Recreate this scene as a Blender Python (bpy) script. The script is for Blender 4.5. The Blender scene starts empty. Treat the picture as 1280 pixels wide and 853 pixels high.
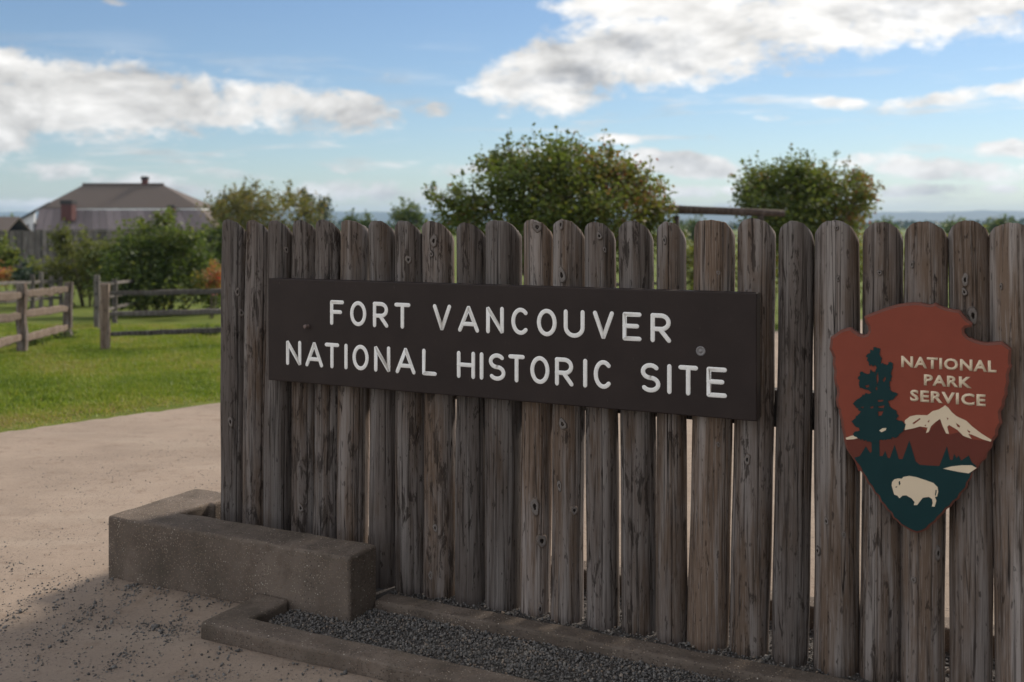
import bpy, bmesh, math, random
import numpy as np
from mathutils import Vector
R = math.radians
rng = np.random.default_rng(7)
random.seed(7)
sc = bpy.context.scene
COL = sc.collection

# ------------------------------------------------------------------ camera
F = 1300.0          # focal length in photo pixels (photo 1280 wide)
H = 1.5             # eye height
HY = 278.0          # photo row of the horizon
cam = bpy.data.cameras.new('camera')
cam.lens = F / 1280 * 36
cam.sensor_width = 36
cam.shift_y = -(426.5 - HY) / 1280
cam.clip_start = 0.05
cam.clip_end = 20000
cam.dof.use_dof = True
cam.dof.focus_distance = 3.95
cam.dof.aperture_fstop = 2.6
camo = bpy.data.objects.new('camera', cam)
COL.objects.link(camo)
camo.location = (0, 0, H)
camo.rotation_euler = (R(90), 0, 0)
sc.camera = camo

# ------------------------------------------------------------------ light
SUN_AZ, SUN_EL = 42.0, 36.0
sun = bpy.data.lights.new('sun', 'SUN')
sun.energy = 2.3
sun.angle = R(12.0)
sun.color = (1.0, 0.90, 0.76)
suno = bpy.data.objects.new('sun', sun)
COL.objects.link(suno)
sd = Vector((math.sin(R(SUN_AZ)) * math.cos(R(SUN_EL)), math.cos(R(SUN_AZ)) * math.cos(R(SUN_EL)), math.sin(R(SUN_EL))))
suno.rotation_euler = (-sd).to_track_quat('-Z', 'Y').to_euler()
suno.location = sd * 50

sc.view_settings.view_transform = 'Standard'
sc.view_settings.look = 'None'
sc.view_settings.exposure = 1.08
sc.view_settings.gamma = 1.0
sc.view_settings.use_curve_mapping = False
SKY_STRENGTH = 0.050
cy = sc.cycles
cy.max_bounces = 5
cy.diffuse_bounces = 2
cy.glossy_bounces = 2
cy.transmission_bounces = 3
cy.transparent_max_bounces = 4
cy.volume_bounces = 0
cy.caustics_reflective = False
cy.caustics_refractive = False
cy.sample_clamp_indirect = 4.0


# ------------------------------------------------------------------ node helpers
class NT:
    """small wrapper to write node graphs as expressions"""
    def __init__(self, tree):
        self.t = tree
        self.n = tree.nodes
        self.l = tree.links

    def new(self, typ, **kw):
        nd = self.n.new(typ)
        for k, v in kw.items():
            setattr(nd, k, v)
        return nd

    def put(self, sock, v):
        if v is None:
            return
        if isinstance(v, bpy.types.NodeSocket):
            self.l.new(v, sock)
        elif isinstance(v, bpy.types.Node):
            self.l.new(v.outputs[0], sock)
        else:
            if sock.type == 'RGBA' and not hasattr(v, '__len__'):
                v = (v, v, v, 1)
            if sock.type == 'RGBA' and len(v) == 3:
                v = (*v, 1)
            sock.default_value = v

    def m(self, op, a, b=None, c=None, clamp=False):
        nd = self.new('ShaderNodeMath', operation=op, use_clamp=clamp)
        for i, v in enumerate((a, b, c)):
            self.put(nd.inputs[i], v)
        return nd.outputs[0]

    def mix(self, f, a, b, blend='MIX'):
        nd = self.new('ShaderNodeMix', data_type='RGBA', blend_type=blend)
        self.put(nd.inputs[0], f)
        self.put(nd.inputs[6], a)
        self.put(nd.inputs[7], b)
        return nd.outputs[2]

    def smooth(self, v, a, b, lo=0.0, hi=1.0):
        nd = self.new('ShaderNodeMapRange', interpolation_type='SMOOTHSTEP')
        for i, x in enumerate((v, a, b, lo, hi)):
            self.put(nd.inputs[i], x)
        return nd.outputs[0]

    def noise(self, vec, scale, detail=4, rough=0.55, dist=0.0):
        nd = self.new('ShaderNodeTexNoise')
        self.put(nd.inputs['Vector'], vec)
        nd.inputs['Scale'].default_value = scale
        nd.inputs['Detail'].default_value = detail
        nd.inputs['Roughness'].default_value = rough
        nd.inputs['Distortion'].default_value = dist
        return nd.outputs[0]

    def vor(self, vec, scale, out='Distance', feature='F1', rand=1.0):
        nd = self.new('ShaderNodeTexVoronoi', feature=feature)
        self.put(nd.inputs['Vector'], vec)
        nd.inputs['Scale'].default_value = scale
        nd.inputs['Randomness'].default_value = rand
        return nd.outputs[out]

    def map(self, vec, scale=(1, 1, 1), loc=(0, 0, 0)):
        nd = self.new('ShaderNodeMapping')
        self.put(nd.inputs['Vector'], vec)
        self.put(nd.inputs['Scale'], scale)
        self.put(nd.inputs['Location'], loc)
        return nd.outputs[0]

    def ramp(self, f, stops):
        nd = self.new('ShaderNodeValToRGB')
        self.put(nd.inputs[0], f)
        el = nd.color_ramp.elements
        while len(el) < len(stops):
            el.new(0.5)
        for e, (p, c) in zip(el, stops):
            e.position = p
            e.color = (*c, 1) if len(c) == 3 else c
        return nd.outputs[0]

    def bump(self, h, strength=0.5, dist=0.01, normal=None):
        nd = self.new('ShaderNodeBump')
        nd.inputs['Strength'].default_value = strength
        nd.inputs['Distance'].default_value = dist
        self.put(nd.inputs['Height'], h)
        if normal:
            self.put(nd.inputs['Normal'], normal)
        return nd.outputs[0]


def mat(name, build, rough=0.85, spec=0.3):
    """build(nt, obj_coord, rand) -> (color, normal, roughness)"""
    mt = bpy.data.materials.new(name)
    mt.use_nodes = True
    nt = NT(mt.node_tree)
    bs = nt.n['Principled BSDF']
    bs.inputs['Specular IOR Level'].default_value = spec
    bs.inputs['Roughness'].default_value = rough
    tc = nt.new('ShaderNodeTexCoord')
    oi = nt.new('ShaderNodeObjectInfo')
    r = build(nt, tc.outputs['Object'], oi.outputs['Random'])
    r = list(r) + [None] * (3 - len(r)) if isinstance(r, (tuple, list)) else [r, None, None]
    nt.put(bs.inputs['Base Color'], r[0])
    nt.put(bs.inputs['Normal'], r[1])
    nt.put(bs.inputs['Roughness'], r[2])
    return mt


# ------------------------------------------------------------------ sky with clouds
world = bpy.data.worlds.new('World')
sc.world = world
world.use_nodes = True
world.cycles.sampling_method = 'MANUAL'
world.cycles.sample_map_resolution = 512


def build_sky():
    nt = NT(world.node_tree)
    bg = nt.n['Background']
    sky = nt.new('ShaderNodeTexSky')
    sky.sky_type = 'NISHITA'
    sky.sun_disc = False
    sky.sun_elevation = R(SUN_EL)
    sky.sun_rotation = R(SUN_AZ)
    sky.altitude = 20
    sky.air_density = 1.0
    sky.dust_density = 0.15
    sky.ozone_density = 1.0
    tc = nt.new('ShaderNodeTexCoord')
    d = tc.outputs['Generated']
    sep = nt.new('ShaderNodeSeparateXYZ')
    nt.put(sep.inputs[0], d)
    x, y, z = sep.outputs
    hyp = nt.m('SQRT', nt.m('ADD', nt.m('MULTIPLY', x, x), nt.m('MULTIPLY', y, y)))
    az = nt.m('ARCTAN2', x, y)
    el = nt.m('ARCTAN2', z, hyp)
    # billow noise on the direction, flattened towards the horizon
    v1 = nt.map(d, (1.0, 1.0, 2.1))
    n1 = nt.noise(v1, 9.0, 7, 0.60, 0.25)
    n2 = nt.noise(nt.map(d, (1.0, 1.0, 2.1), (-0.010, -0.010, -0.024)), 9.0, 4, 0.60, 0.25)
    nbig = nt.noise(nt.map(d, (1, 1, 2.4), (3.1, 1.7, 0.4)), 5.0, 3, 0.55)
    nlow = nt.noise(nt.map(d, (1, 1, 3.0), (7.3, 2.2, 5.1)), 2.1, 2, 0.5)

    # the cloud banks of the photograph: azimuth, elevation, half sizes, tilt (photo pixels turned to angles)
    banks = [
        # cx, cy, rx, ry, tilt(deg, + = right end higher), weight
        (60, 122, 250, 52, -2, 1.25), (250, 128, 180, 36, -4, 1.2), (395, 132, 110, 30, -4, 1.15), (-150, 126, 260, 60, 0, 1.25),
        (545, 136, 42, 13, 4, 0.85),
        (640, 104, 80, 26, 16, 1.1), (745, 72, 150, 50, 18, 1.35), (900, 40, 190, 54, 14, 1.4), (1080, 12, 250, 50, 10, 1.4), (1330, -40, 260, 60, 9, 1.4), (900, -20, 200, 44, 8, 1.4),
        (1200, 122, 115, 13, 8, 1.05), (1052, 131, 42, 10, -6, 0.85), (1380, 100, 150, 18, 6, 1.0),
        (962, 147, 34, 9, 0, 0.55), (985, 92, 16, 8, 0, 0.5),
        (1180, 212, 130, 15, -5, 1.25), (1262, 186, 56, 12, 3, 1.25), (850, 205, 90, 16, -7, 1.25), (1180, 238, 150, 11, 0, 0.95), (870, 240, 100, 10, 0, 0.75),
        (470, 242, 190, 20, 0, 0.85), (575, 214, 90, 13, 2, 0.8), (770, 174, 45, 9, -3, 0.6), (445, 212, 45, 9, 0, 0.5), (900, 172, 40, 8, 0, 0.4),
        (75, 214, 60, 16, 0, 0.95), (190, 234, 150, 20, -3, 0.85), (285, 88, 16, 9, 0, 0.6), (480, 92, 22, 9, 0, 0.45),
        (700, 259, 600, 9, 0, 0.65), (60, 257, 260, 12, 0, 0.6), (150, 2, 40, 8, 0, 0.4),
    ]
    cover = None
    for cx, cy, rx, ry, tilt, wgt in banks:
        a0 = math.atan((cx - 640) / F)
        e0 = math.atan((HY - cy) / F * math.cos(a0))
        ra, re = rx / F * 0.93, ry / F
        ct, st = math.cos(R(tilt)), math.sin(R(tilt))
        da = nt.m('SUBTRACT', az, a0)
        de = nt.m('SUBTRACT', el, e0)
        p = nt.m('ADD', nt.m('MULTIPLY', da, ct / ra), nt.m('MULTIPLY', de, st / ra))
        q = nt.m('SUBTRACT', nt.m('MULTIPLY', de, ct / re), nt.m('MULTIPLY', da, st / re))
        r2 = nt.m('ADD', nt.m('MULTIPLY', p, p), nt.m('MULTIPLY', q, q))
        e = nt.m('SUBTRACT', wgt, r2)
        cover = e if cover is None else nt.m('MAXIMUM', cover, e)
    cover = nt.m('MAXIMUM', cover, -1.2)
    # the rest of the dome: unseen cumulus banked by low noise, thickened for fill
    gen = nt.m('MULTIPLY', nt.m('SUBTRACT', nlow, 0.41), 7.0)
    gen = nt.m('MAXIMUM', nt.m('MINIMUM', gen, 1.0), -1.2)
    out = nt.m('MAXIMUM', nt.smooth(nt.m('ABSOLUTE', az), 0.50, 0.80), nt.smooth(el, 0.24, 0.40))
    n3 = nt.noise(nt.map(d, (1, 1, 1.7), (2.2, 0.3, 1.9)), 42.0, 3, 0.6)
    cover = nt.m('ADD', cover, nt.m('MULTIPLY', nt.m('SUBTRACT', n3, 0.52), 1.7))
    mixc = nt.m('ADD', nt.m('MULTIPLY', cover, nt.m('SUBTRACT', 1.0, out)), nt.m('MULTIPLY', gen, out))
    raw = nt.m('ADD', mixc, nt.m('MULTIPLY', nt.m('SUBTRACT', n1, 0.52), 3.3))
    raw2 = nt.m('ADD', mixc, nt.m('MULTIPLY', nt.m('SUBTRACT', n2, 0.52), 3.3))
    alpha = nt.m('MULTIPLY', nt.smooth(raw, -0.05, 0.80), nt.smooth(el, -0.01, 0.012))
    # thin streaks low over the land
    wn = nt.noise(nt.map(d, (1.6, 1.6, 13.0), (4.0, 2.0, 0.0)), 5.0, 5, 0.6, 0.3)
    wisp = nt.m('MULTIPLY', nt.smooth(wn, 0.50, 0.72), nt.m('MULTIPLY', nt.smooth(el, 0.0, 0.03), nt.smooth(el, 0.19, 0.07)))
    alpha = nt.m('MAXIMUM', alpha, nt.m('MULTIPLY', wisp, 0.75))
    thick = nt.smooth(raw2, 0.55, 1.9)
    shade = nt.m('MULTIPLY', thick, nt.smooth(nbig, 0.46, 0.72))
    lit = nt.m('MULTIPLY', nt.m('SUBTRACT', n1, n2), 1.8)
    # towards the sun cloud edges glow a little stronger
    dot = nt.new('ShaderNodeVectorMath', operation='DOT_PRODUCT')
    nt.put(dot.inputs[0], d)
    dot.inputs[1].default_value = sd
    glow = nt.smooth(dot.outputs['Value'], 0.55, 1.0)
    k = 1.0 / SKY_STRENGTH
    cw = nt.mix(shade, (0.445 * k, 0.435 * k, 0.42 * k), (0.285 * k, 0.293 * k, 0.308 * k))
    front = nt.smooth(dot.outputs['Value'], 0.25, -0.65)  # boosts unseen clouds opposite the sun to lift the fill light
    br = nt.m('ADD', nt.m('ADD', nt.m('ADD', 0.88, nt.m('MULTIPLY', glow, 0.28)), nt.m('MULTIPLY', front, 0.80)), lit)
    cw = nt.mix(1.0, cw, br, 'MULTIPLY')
    blue = nt.mix(1.0, sky.outputs[0], (0.74, 0.83, 0.955), 'MULTIPLY')
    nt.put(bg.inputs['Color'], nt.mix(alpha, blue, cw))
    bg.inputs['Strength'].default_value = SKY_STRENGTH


build_sky()

# ------------------------------------------------------------------ places
TH = math.atan(0.000382 * F)                    # the palisade turns this much towards the camera
CT, ST = math.cos(TH), math.sin(TH)
OX, OY = 0.0, F * H / 487                       # origin of the palisade's own frame (s along, t behind, z up)


def plane_st(px, py, t):
    """photo pixel -> (s, z, depth) on the upright plane t behind the palisade's front"""
    u, w = (px - 640) / F, -(py - HY) / F
    lam = (t + OY * CT) / (u * ST + CT)
    dx, dy = u * lam - OX, lam - OY
    return dx * CT - dy * ST, H + lam * w, lam


def stw(s, t, z=0.0):
    return (OX + s * CT + t * ST, OY - s * ST + t * CT, z)


def to_st(x, y):
    dx, dy = x - OX, y - OY
    return dx * CT - dy * ST, dx * ST + dy * CT


def gz(y):
    """height of the land: level by the sign, then falling gently to a plain"""
    y = np.asarray(y, float)
    v = (y - 5.5) / 0.8
    sp = np.where(v > 30, v, np.log1p(np.exp(np.minimum(v, 30)))) * 0.8
    return -0.05 - 0.04 * np.minimum(sp, 104.0)


def gp(px, py):
    """photo pixel on the land -> x, y, z"""
    y = 4.0
    w = (py - HY) / F
    for _ in range(200):
        y += 0.5 * ((H - float(gz(y))) / w - y)
    return ((px - 640) / F * y, y, float(gz(y)))


def at(px, py, y):
    """photo pixel at depth y -> x, y, z"""
    return ((px - 640) / F * y, y, H - (py - HY) / F * y)


# ------------------------------------------------------------------ mesh helpers
def link(o, parent=None):
    COL.objects.link(o)
    if parent is not None:
        o.parent = parent
    return o


def obj(name, verts, faces, mats, parent=None, smooth=False, loc=None, mi=None):
    me = bpy.data.meshes.new(name)
    me.from_pydata([tuple(map(float, v)) for v in verts], [], [tuple(map(int, f)) for f in faces])
    for m_ in (mats if isinstance(mats, (list, tuple)) else [mats]):
        me.materials.append(m_)
    if mi is not None:
        me.polygons.foreach_set('material_index', np.asarray(mi, np.int32))
    if smooth:
        me.polygons.foreach_set('use_smooth', np.ones(len(me.polygons), bool))
    me.update()
    o = link(bpy.data.objects.new(name, me), parent)
    if loc is not None:
        o.location = loc
    return o


def obj_np(name, V, Fq, m_, parent=None, attr=None, smooth=False):
    """big arrays: V (n,3), Fq (m,k) all faces with k corners; attr = per-vertex float called 'var'"""
    me = bpy.data.meshes.new(name)
    n, mfaces, k = len(V), len(Fq), Fq.shape[1]
    me.vertices.add(n)
    me.vertices.foreach_set('co', np.ascontiguousarray(V, np.float32).ravel())
    me.loops.add(mfaces * k)
    me.loops.foreach_set('vertex_index', np.ascontiguousarray(Fq, np.int32).ravel())
    me.polygons.add(mfaces)
    me.polygons.foreach_set('loop_start', np.arange(0, mfaces * k, k, dtype=np.int32))
    me.polygons.foreach_set('loop_total', np.full(mfaces, k, np.int32))
    if smooth:
        me.polygons.foreach_set('use_smooth', np.ones(mfaces, bool))
    if attr is not None:
        a = me.attributes.new('var', 'FLOAT', 'POINT')
        a.data.foreach_set('value', np.ascontiguousarray(attr, np.float32))
    me.materials.append(m_)
    me.update(calc_edges=True)
    me.validate()
    return link(bpy.data.objects.new(name, me), parent)


def from_bm(name, bm, mats, parent=None, smooth=False, loc=None):
    me = bpy.data.meshes.new(name)
    bm.normal_update()
    bm.to_mesh(me)
    bm.free()
    for m_ in (mats if isinstance(mats, (list, tuple)) else [mats]):
        me.materials.append(m_)
    if smooth:
        me.polygons.foreach_set('use_smooth', np.ones(len(me.polygons), bool))
    o = link(bpy.data.objects.new(name, me), parent)
    if loc is not None:
        o.location = loc
    return o


def empty(name, loc, rz=0.0):
    o = bpy.data.objects.new(name, None)
    o.empty_display_size = 0.1
    link(o)
    o.location = loc
    o.rotation_euler = (0, 0, rz)
    return o


def tag(o, label=None, cat=None, group=None, kind=None):
    for k, v in (('label', label), ('category', cat), ('group', group), ('kind', kind)):
        if v:
            o[k] = v
    return o


def box_vf(x0, x1, y0, y1, z0, z1):
    v = [(x, y, z) for z in (z0, z1) for y in (y0, y1) for x in (x0, x1)]
    f = [(0, 2, 3, 1), (4, 5, 7, 6), (0, 1, 5, 4), (2, 6, 7, 3), (0, 4, 6, 2), (1, 3, 7, 5)]
    return v, f


def fill_poly(outer, holes=()):
    """triangulated 2-D polygon with holes -> verts2d, tris, boundary loops"""
    bm = bmesh.new()
    for loop in [outer, *holes]:
        vs = [bm.verts.new((p[0], p[1], 0)) for p in loop]
        for a, b in zip(vs, vs[1:] + vs[:1]):
            bm.edges.new((a, b))
    bmesh.ops.triangle_fill(bm, use_beauty=True, use_dissolve=False, edges=bm.edges[:])
    return bm


def extrude_poly(outer, holes, depth):
    """solid slab: polygon in xy, from z=0 down to z=-depth"""
    bm = fill_poly(outer, holes)
    bmesh.ops.recalc_face_normals(bm, faces=bm.faces[:])
    if bm.faces and sum(f.normal.z * f.calc_area() for f in bm.faces) < 0:
        bmesh.ops.reverse_faces(bm, faces=bm.faces[:])
    r = bmesh.ops.extrude_face_region(bm, geom=bm.faces[:])
    top = [g for g in r['geom'] if isinstance(g, bmesh.types.BMVert)]
    for v in bm.verts:
        if v not in set(top):
            pass
    ts = set(top)
    for v in bm.verts:
        v.co.z = 0.0 if v in ts else -depth
    bmesh.ops.recalc_face_normals(bm, faces=bm.faces[:])
    return bm


def tube(path, radii, seg=8, caps=True, jitter=0.0):
    """swept tube -> verts, faces"""
    path = [Vector(p) for p in path]
    V, Fc = [], []
    up = Vector((0.31, 0.17, 0.93))
    for i, p in enumerate(path):
        d = (path[min(i + 1, len(path) - 1)] - path[max(i - 1, 0)]).normalized()
        a = d.cross(up)
        if a.length < 0.1:
            a = d.cross(Vector((1, 0, 0)))
        a.normalize()
        b = d.cross(a)
        for j in range(seg):
            t = 2 * math.pi * j / seg
            r = radii[i] * (1 + jitter * (random.random() - 0.5))
            V.append(p + a * (math.cos(t) * r) + b * (math.sin(t) * r))
    for i in range(len(path) - 1):
        for j in range(seg):
            k = (j + 1) % seg
            Fc.append((i * seg + j, i * seg + k, (i + 1) * seg + k, (i + 1) * seg + j))
    if caps:
        Fc.append(tuple(range(seg))[::-1])
        Fc.append(tuple(range((len(path) - 1) * seg, len(path) * seg)))
    return V, Fc


# ------------------------------------------------------------------ materials
def wood_weathered(base_a, base_b, dark, name, streak=1.0, pale=(0.36, 0.335, 0.32)):
    def b(nt, oc, rnd):
        off = nt.new('ShaderNodeCombineXYZ')
        nt.put(off.inputs[0], nt.m('MULTIPLY', rnd, 37.0))
        nt.put(off.inputs[2], nt.m('MULTIPLY', rnd, 11.0))
        add = nt.new('ShaderNodeVectorMath', operation='ADD')
        nt.put(add.inputs[0], oc)
        nt.put(add.inputs[1], off.outputs[0])
        v = add.outputs[0]
        grain = nt.noise(nt.map(v, (95, 95, 2.4)), 1.0, 5, 0.6)
        fine = nt.noise(nt.map(v, (330, 330, 9)), 1.0, 3, 0.6)
        patch = nt.noise(nt.map(v, (9, 9, 2.6)), 1.0, 5, 0.6)
        tone = nt.noise(nt.map(v, (22, 22, 1.3), (2, 6, 4)), 1.0, 4, 0.55)
        stain = nt.noise(nt.map(v, (34, 34, 7.0), (4, 1, 9)), 1.0, 6, 0.68, 0.6)
        chip = nt.noise(nt.map(v, (75, 75, 20.0), (1, 8, 3)), 1.0, 3, 0.5)
        crack = nt.noise(nt.map(v, (30, 30, 0.35), (8, 3, 2)), 1.0, 1.5, 0.45)
        r2 = nt.m('FRACT', nt.m('MULTIPLY', rnd, 7.37))
        r3 = nt.m('FRACT', nt.m('MULTIPLY', rnd, 23.1))
        col = nt.mix(nt.smooth(nt.m('ADD', patch, nt.m('MULTIPLY', nt.m('SUBTRACT', r2, 0.5), 0.30)), 0.36, 0.62), base_a, base_b)
        col = nt.mix(nt.m('MULTIPLY', nt.smooth(tone, 0.46, 0.66), 0.75), col, pale)
        col = nt.mix(nt.m('MULTIPLY', nt.smooth(grain, 0.52, 0.34), 0.70 * streak), col, dark)
        col = nt.mix(nt.m('MULTIPLY', nt.smooth(fine, 0.52, 0.68), 0.40 * streak), col, pale)
        col = nt.mix(nt.m('MULTIPLY', nt.smooth(nt.m('ADD', stain, nt.m('MULTIPLY', nt.m('SUBTRACT', r3, 0.5), 0.14)), 0.57, 0.65), 0.75), col, dark)
        col = nt.mix(nt.m('MULTIPLY', nt.smooth(chip, 0.64, 0.69), 0.6), col, (0.020, 0.015, 0.013))
        line = nt.smooth(nt.m('ABSOLUTE', nt.m('SUBTRACT', crack, 0.5)), 0.0, 0.008, 1.0, 0.0)
        line = nt.m('MULTIPLY', line, nt.smooth(tone, 0.40, 0.54))
        col = nt.mix(nt.m('MULTIPLY', line, 0.95), col, (0.012, 0.010, 0.009))
        tint = nt.m('ADD', 0.60, nt.m('MULTIPLY', r2, 0.70))
        col = nt.mix(1.0, col, tint, 'MULTIPLY')
        h = nt.m('ADD', nt.m('MULTIPLY', grain, 0.5), nt.m('MULTIPLY', fine, 0.30))
        h = nt.m('SUBTRACT', h, nt.m('MULTIPLY', line, 0.9))
        h = nt.m('SUBTRACT', h, nt.m('MULTIPLY', nt.smooth(chip, 0.64, 0.70), 0.4))
        return col, nt.bump(h, 0.5, 0.006), nt.m('ADD', 0.72, nt.m('MULTIPLY', grain, 0.25))
    return mat(name, b, spec=0.08)


M = {}
M['post'] = wood_weathered((0.172, 0.146, 0.136), (0.132, 0.095, 0.073), (0.030, 0.023, 0.020), 'weathered_log', pale=(0.29, 0.265, 0.258))
M['rail'] = wood_weathered((0.185, 0.143, 0.116), (0.145, 0.108, 0.087), (0.055, 0.042, 0.036), 'split_rail_wood', pale=(0.25, 0.205, 0.172))
M['greyrail'] = wood_weathered((0.15, 0.135, 0.128), (0.115, 0.102, 0.096), (0.05, 0.043, 0.040), 'grey_rail_wood', pale=(0.21, 0.195, 0.185))
M['farwood'] = wood_weathered((0.15, 0.128, 0.116), (0.11, 0.092, 0.084), (0.05, 0.043, 0.039), 'stockade_wood')
M['darklog'] = wood_weathered((0.085, 0.068, 0.058), (0.065, 0.050, 0.042), (0.025, 0.020, 0.018), 'dark_log', pale=(0.12, 0.10, 0.09))
M['knot'] = mat('knot_heart', lambda nt, oc, r: nt.mix(nt.noise(oc, 4, 3), (0.012, 0.009, 0.008), (0.05, 0.036, 0.03)))
M['knotring'] = mat('knot_ring', lambda nt, oc, r: (nt.mix(nt.noise(oc, 2.6, 4), (0.10, 0.085, 0.078), (0.26, 0.235, 0.225)), nt.bump(nt.noise(oc, 6, 3), 0.5, 0.003)))

def sign_b(nt, oc, r):
    n = nt.noise(oc, 6, 5, 0.6)
    f = nt.noise(nt.map(oc, (12, 300, 300)), 1.0, 4, 0.6)
    sc_ = nt.noise(nt.map(oc, (90, 90, 25)), 1.0, 3)
    c = nt.mix(nt.smooth(n, 0.3, 0.7), (0.0230, 0.0160, 0.0158), (0.0310, 0.0220, 0.0212))
    c = nt.mix(nt.m('MULTIPLY', nt.smooth(sc_, 0.66, 0.76), 0.35), c, (0.10, 0.085, 0.08))
    return c, nt.bump(f, 0.16, 0.002), nt.m('ADD', 0.46, nt.m('MULTIPLY', n, 0.18))
M['signpaint'] = mat('sign_dark_brown_paint', sign_b, spec=0.22)
M['letter'] = mat('letter_white_paint', lambda nt, oc, r: (nt.mix(nt.smooth(nt.noise(oc, 60, 4), 0.35, 0.75), (0.90, 0.90, 0.90), (0.80, 0.80, 0.81)), nt.bump(nt.noise(oc, 150, 3), 0.25, 0.002)), rough=0.6)
M['bolt'] = mat('bolt_zinc', lambda nt, oc, r: (nt.mix(nt.noise(oc, 90, 4), (0.12, 0.115, 0.125), (0.30, 0.29, 0.30)), None, 0.5), spec=0.5)
M['rust'] = mat('bolt_rusty', lambda nt, oc, r: nt.mix(nt.noise(oc, 90, 4), (0.10, 0.07, 0.06), (0.26, 0.20, 0.19)))

def flat_paint(name, c, var=0.12, rough=0.5):
    def b(nt, oc, r):
        n = nt.noise(oc, 14, 5, 0.6)
        g = nt.noise(nt.map(oc, (160, 160, 8)), 1.0, 3)
        lo = tuple(x * (1 - var) for x in c)
        hi = tuple(min(1, x * (1 + var)) for x in c)
        return nt.mix(n, lo, hi), nt.bump(g, 0.12, 0.001)
    return mat(name, b, rough=rough, spec=0.18)
M['em_brown'] = flat_paint('emblem_brown', (0.240, 0.058, 0.037))
M['em_rim'] = flat_paint('emblem_rim', (0.16, 0.060, 0.046), 0.3)
M['em_dark'] = flat_paint('emblem_dark_brown', (0.135, 0.036, 0.026))
M['em_green'] = flat_paint('emblem_green', (0.006, 0.034, 0.039), 0.2)
M['em_cream'] = flat_paint('emblem_cream', (0.72, 0.60, 0.45), 0.08)

def conc_b(nt, oc, r):
    big = nt.noise(oc, 3.2, 5, 0.6)
    mid = nt.noise(oc, 22, 6, 0.65)
    ag = nt.vor(oc, 135)
    agc = nt.new('ShaderNodeTexVoronoi', feature='F1')
    nt.put(agc.inputs['Vector'], oc)
    agc.inputs['Scale'].default_value = 135
    sepc = nt.new('ShaderNodeSeparateColor')
    nt.put(sepc.inputs[0], agc.outputs['Color'])
    c = nt.mix(nt.smooth(big, 0.32, 0.68), (0.175, 0.143, 0.122), (0.115, 0.094, 0.080))
    c = nt.mix(nt.m('MULTIPLY', nt.smooth(mid, 0.45, 0.75), 0.6), c, (0.095, 0.072, 0.060))
    peb = nt.m('MULTIPLY', nt.smooth(ag, 0.42, 0.28), nt.smooth(sepc.outputs[0], 0.25, 0.3))
    pc = nt.ramp(sepc.outputs[1], [(0.0, (0.05, 0.045, 0.045)), (0.45, (0.17, 0.13, 0.105)), (0.80, (0.25, 0.195, 0.15)), (0.97, (0.38, 0.33, 0.28)), (1.0, (0.60, 0.56, 0.5))])
    c = nt.mix(nt.m('MULTIPLY', peb, 0.85), c, pc)
    # moss and damp stain in patches
    ms = nt.noise(nt.map(oc, (5, 5, 2.5), (3, 9, 1)), 1.0, 5, 0.65)
    c = nt.mix(nt.m('MULTIPLY', nt.smooth(ms, 0.46, 0.70), 0.50), c, (0.060, 0.052, 0.042))
    h = nt.m('ADD', nt.m('MULTIPLY', peb, 0.5), nt.m('MULTIPLY', mid, 0.8))
    return c, nt.bump(h, 0.75, 0.006), 0.92
M['concrete'] = mat('exposed_aggregate_concrete', conc_b, spec=0.08)

def sand_b(nt, oc, r):
    big = nt.noise(oc, 0.9, 5, 0.6)
    mid = nt.noise(oc, 9, 6, 0.65)
    fine = nt.noise(oc, 190, 4, 0.7)
    track = nt.noise(nt.map(oc, (0.5, 2.4, 1)), 1.0, 5, 0.6)
    c = nt.mix(nt.smooth(big, 0.35, 0.68), (0.290, 0.230, 0.186), (0.240, 0.190, 0.154))
    c = nt.mix(nt.m('MULTIPLY', nt.smooth(mid, 0.52, 0.72), 0.6), c, (0.180, 0.128, 0.095))
    c = nt.mix(nt.m('MULTIPLY', nt.smooth(track, 0.50, 0.70), 0.45), c, (0.335, 0.278, 0.228))
    c = nt.mix(nt.m('MULTIPLY', nt.smooth(fine, 0.55, 0.75), 0.5), c, (0.11, 0.082, 0.066))
    c = nt.mix(nt.m('MULTIPLY', nt.smooth(fine, 0.42, 0.25), 0.45), c, (0.40, 0.32, 0.25))
    grit = nt.noise(oc, 70, 4, 0.7)
    c = nt.mix(nt.m('MULTIPLY', nt.smooth(grit, 0.56, 0.70), 0.55), c, (0.095, 0.073, 0.060))
    c = nt.mix(nt.m('MULTIPLY', nt.smooth(grit, 0.42, 0.28), 0.5), c, (0.38, 0.295, 0.23))
    gr = nt.vor(oc, 46)
    gsel = nt.smooth(nt.noise(oc, 2.2, 4, 0.6), 0.44, 0.60)
    spot = nt.m('MULTIPLY', nt.smooth(gr, 0.24, 0.12), gsel)
    c = nt.mix(nt.m('MULTIPLY', spot, 0.75), c, (0.075, 0.066, 0.064))
    rut = nt.noise(nt.map(oc, (1.6, 1.6, 1), (5, 5, 0)), 1.0, 6, 0.7)
    c = nt.mix(nt.m('MULTIPLY', nt.smooth(rut, 0.52, 0.66), 0.35), c, (0.190, 0.148, 0.120))
    h = nt.m('ADD', nt.m('ADD', nt.m('MULTIPLY', mid, 0.8), nt.m('MULTIPLY', fine, 0.25)), nt.m('MULTIPLY', spot, 0.3))
    return c, nt.bump(h, 0.6, 0.012), 0.95
M['sand'] = mat('packed_sand', sand_b, spec=0.15)

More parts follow.
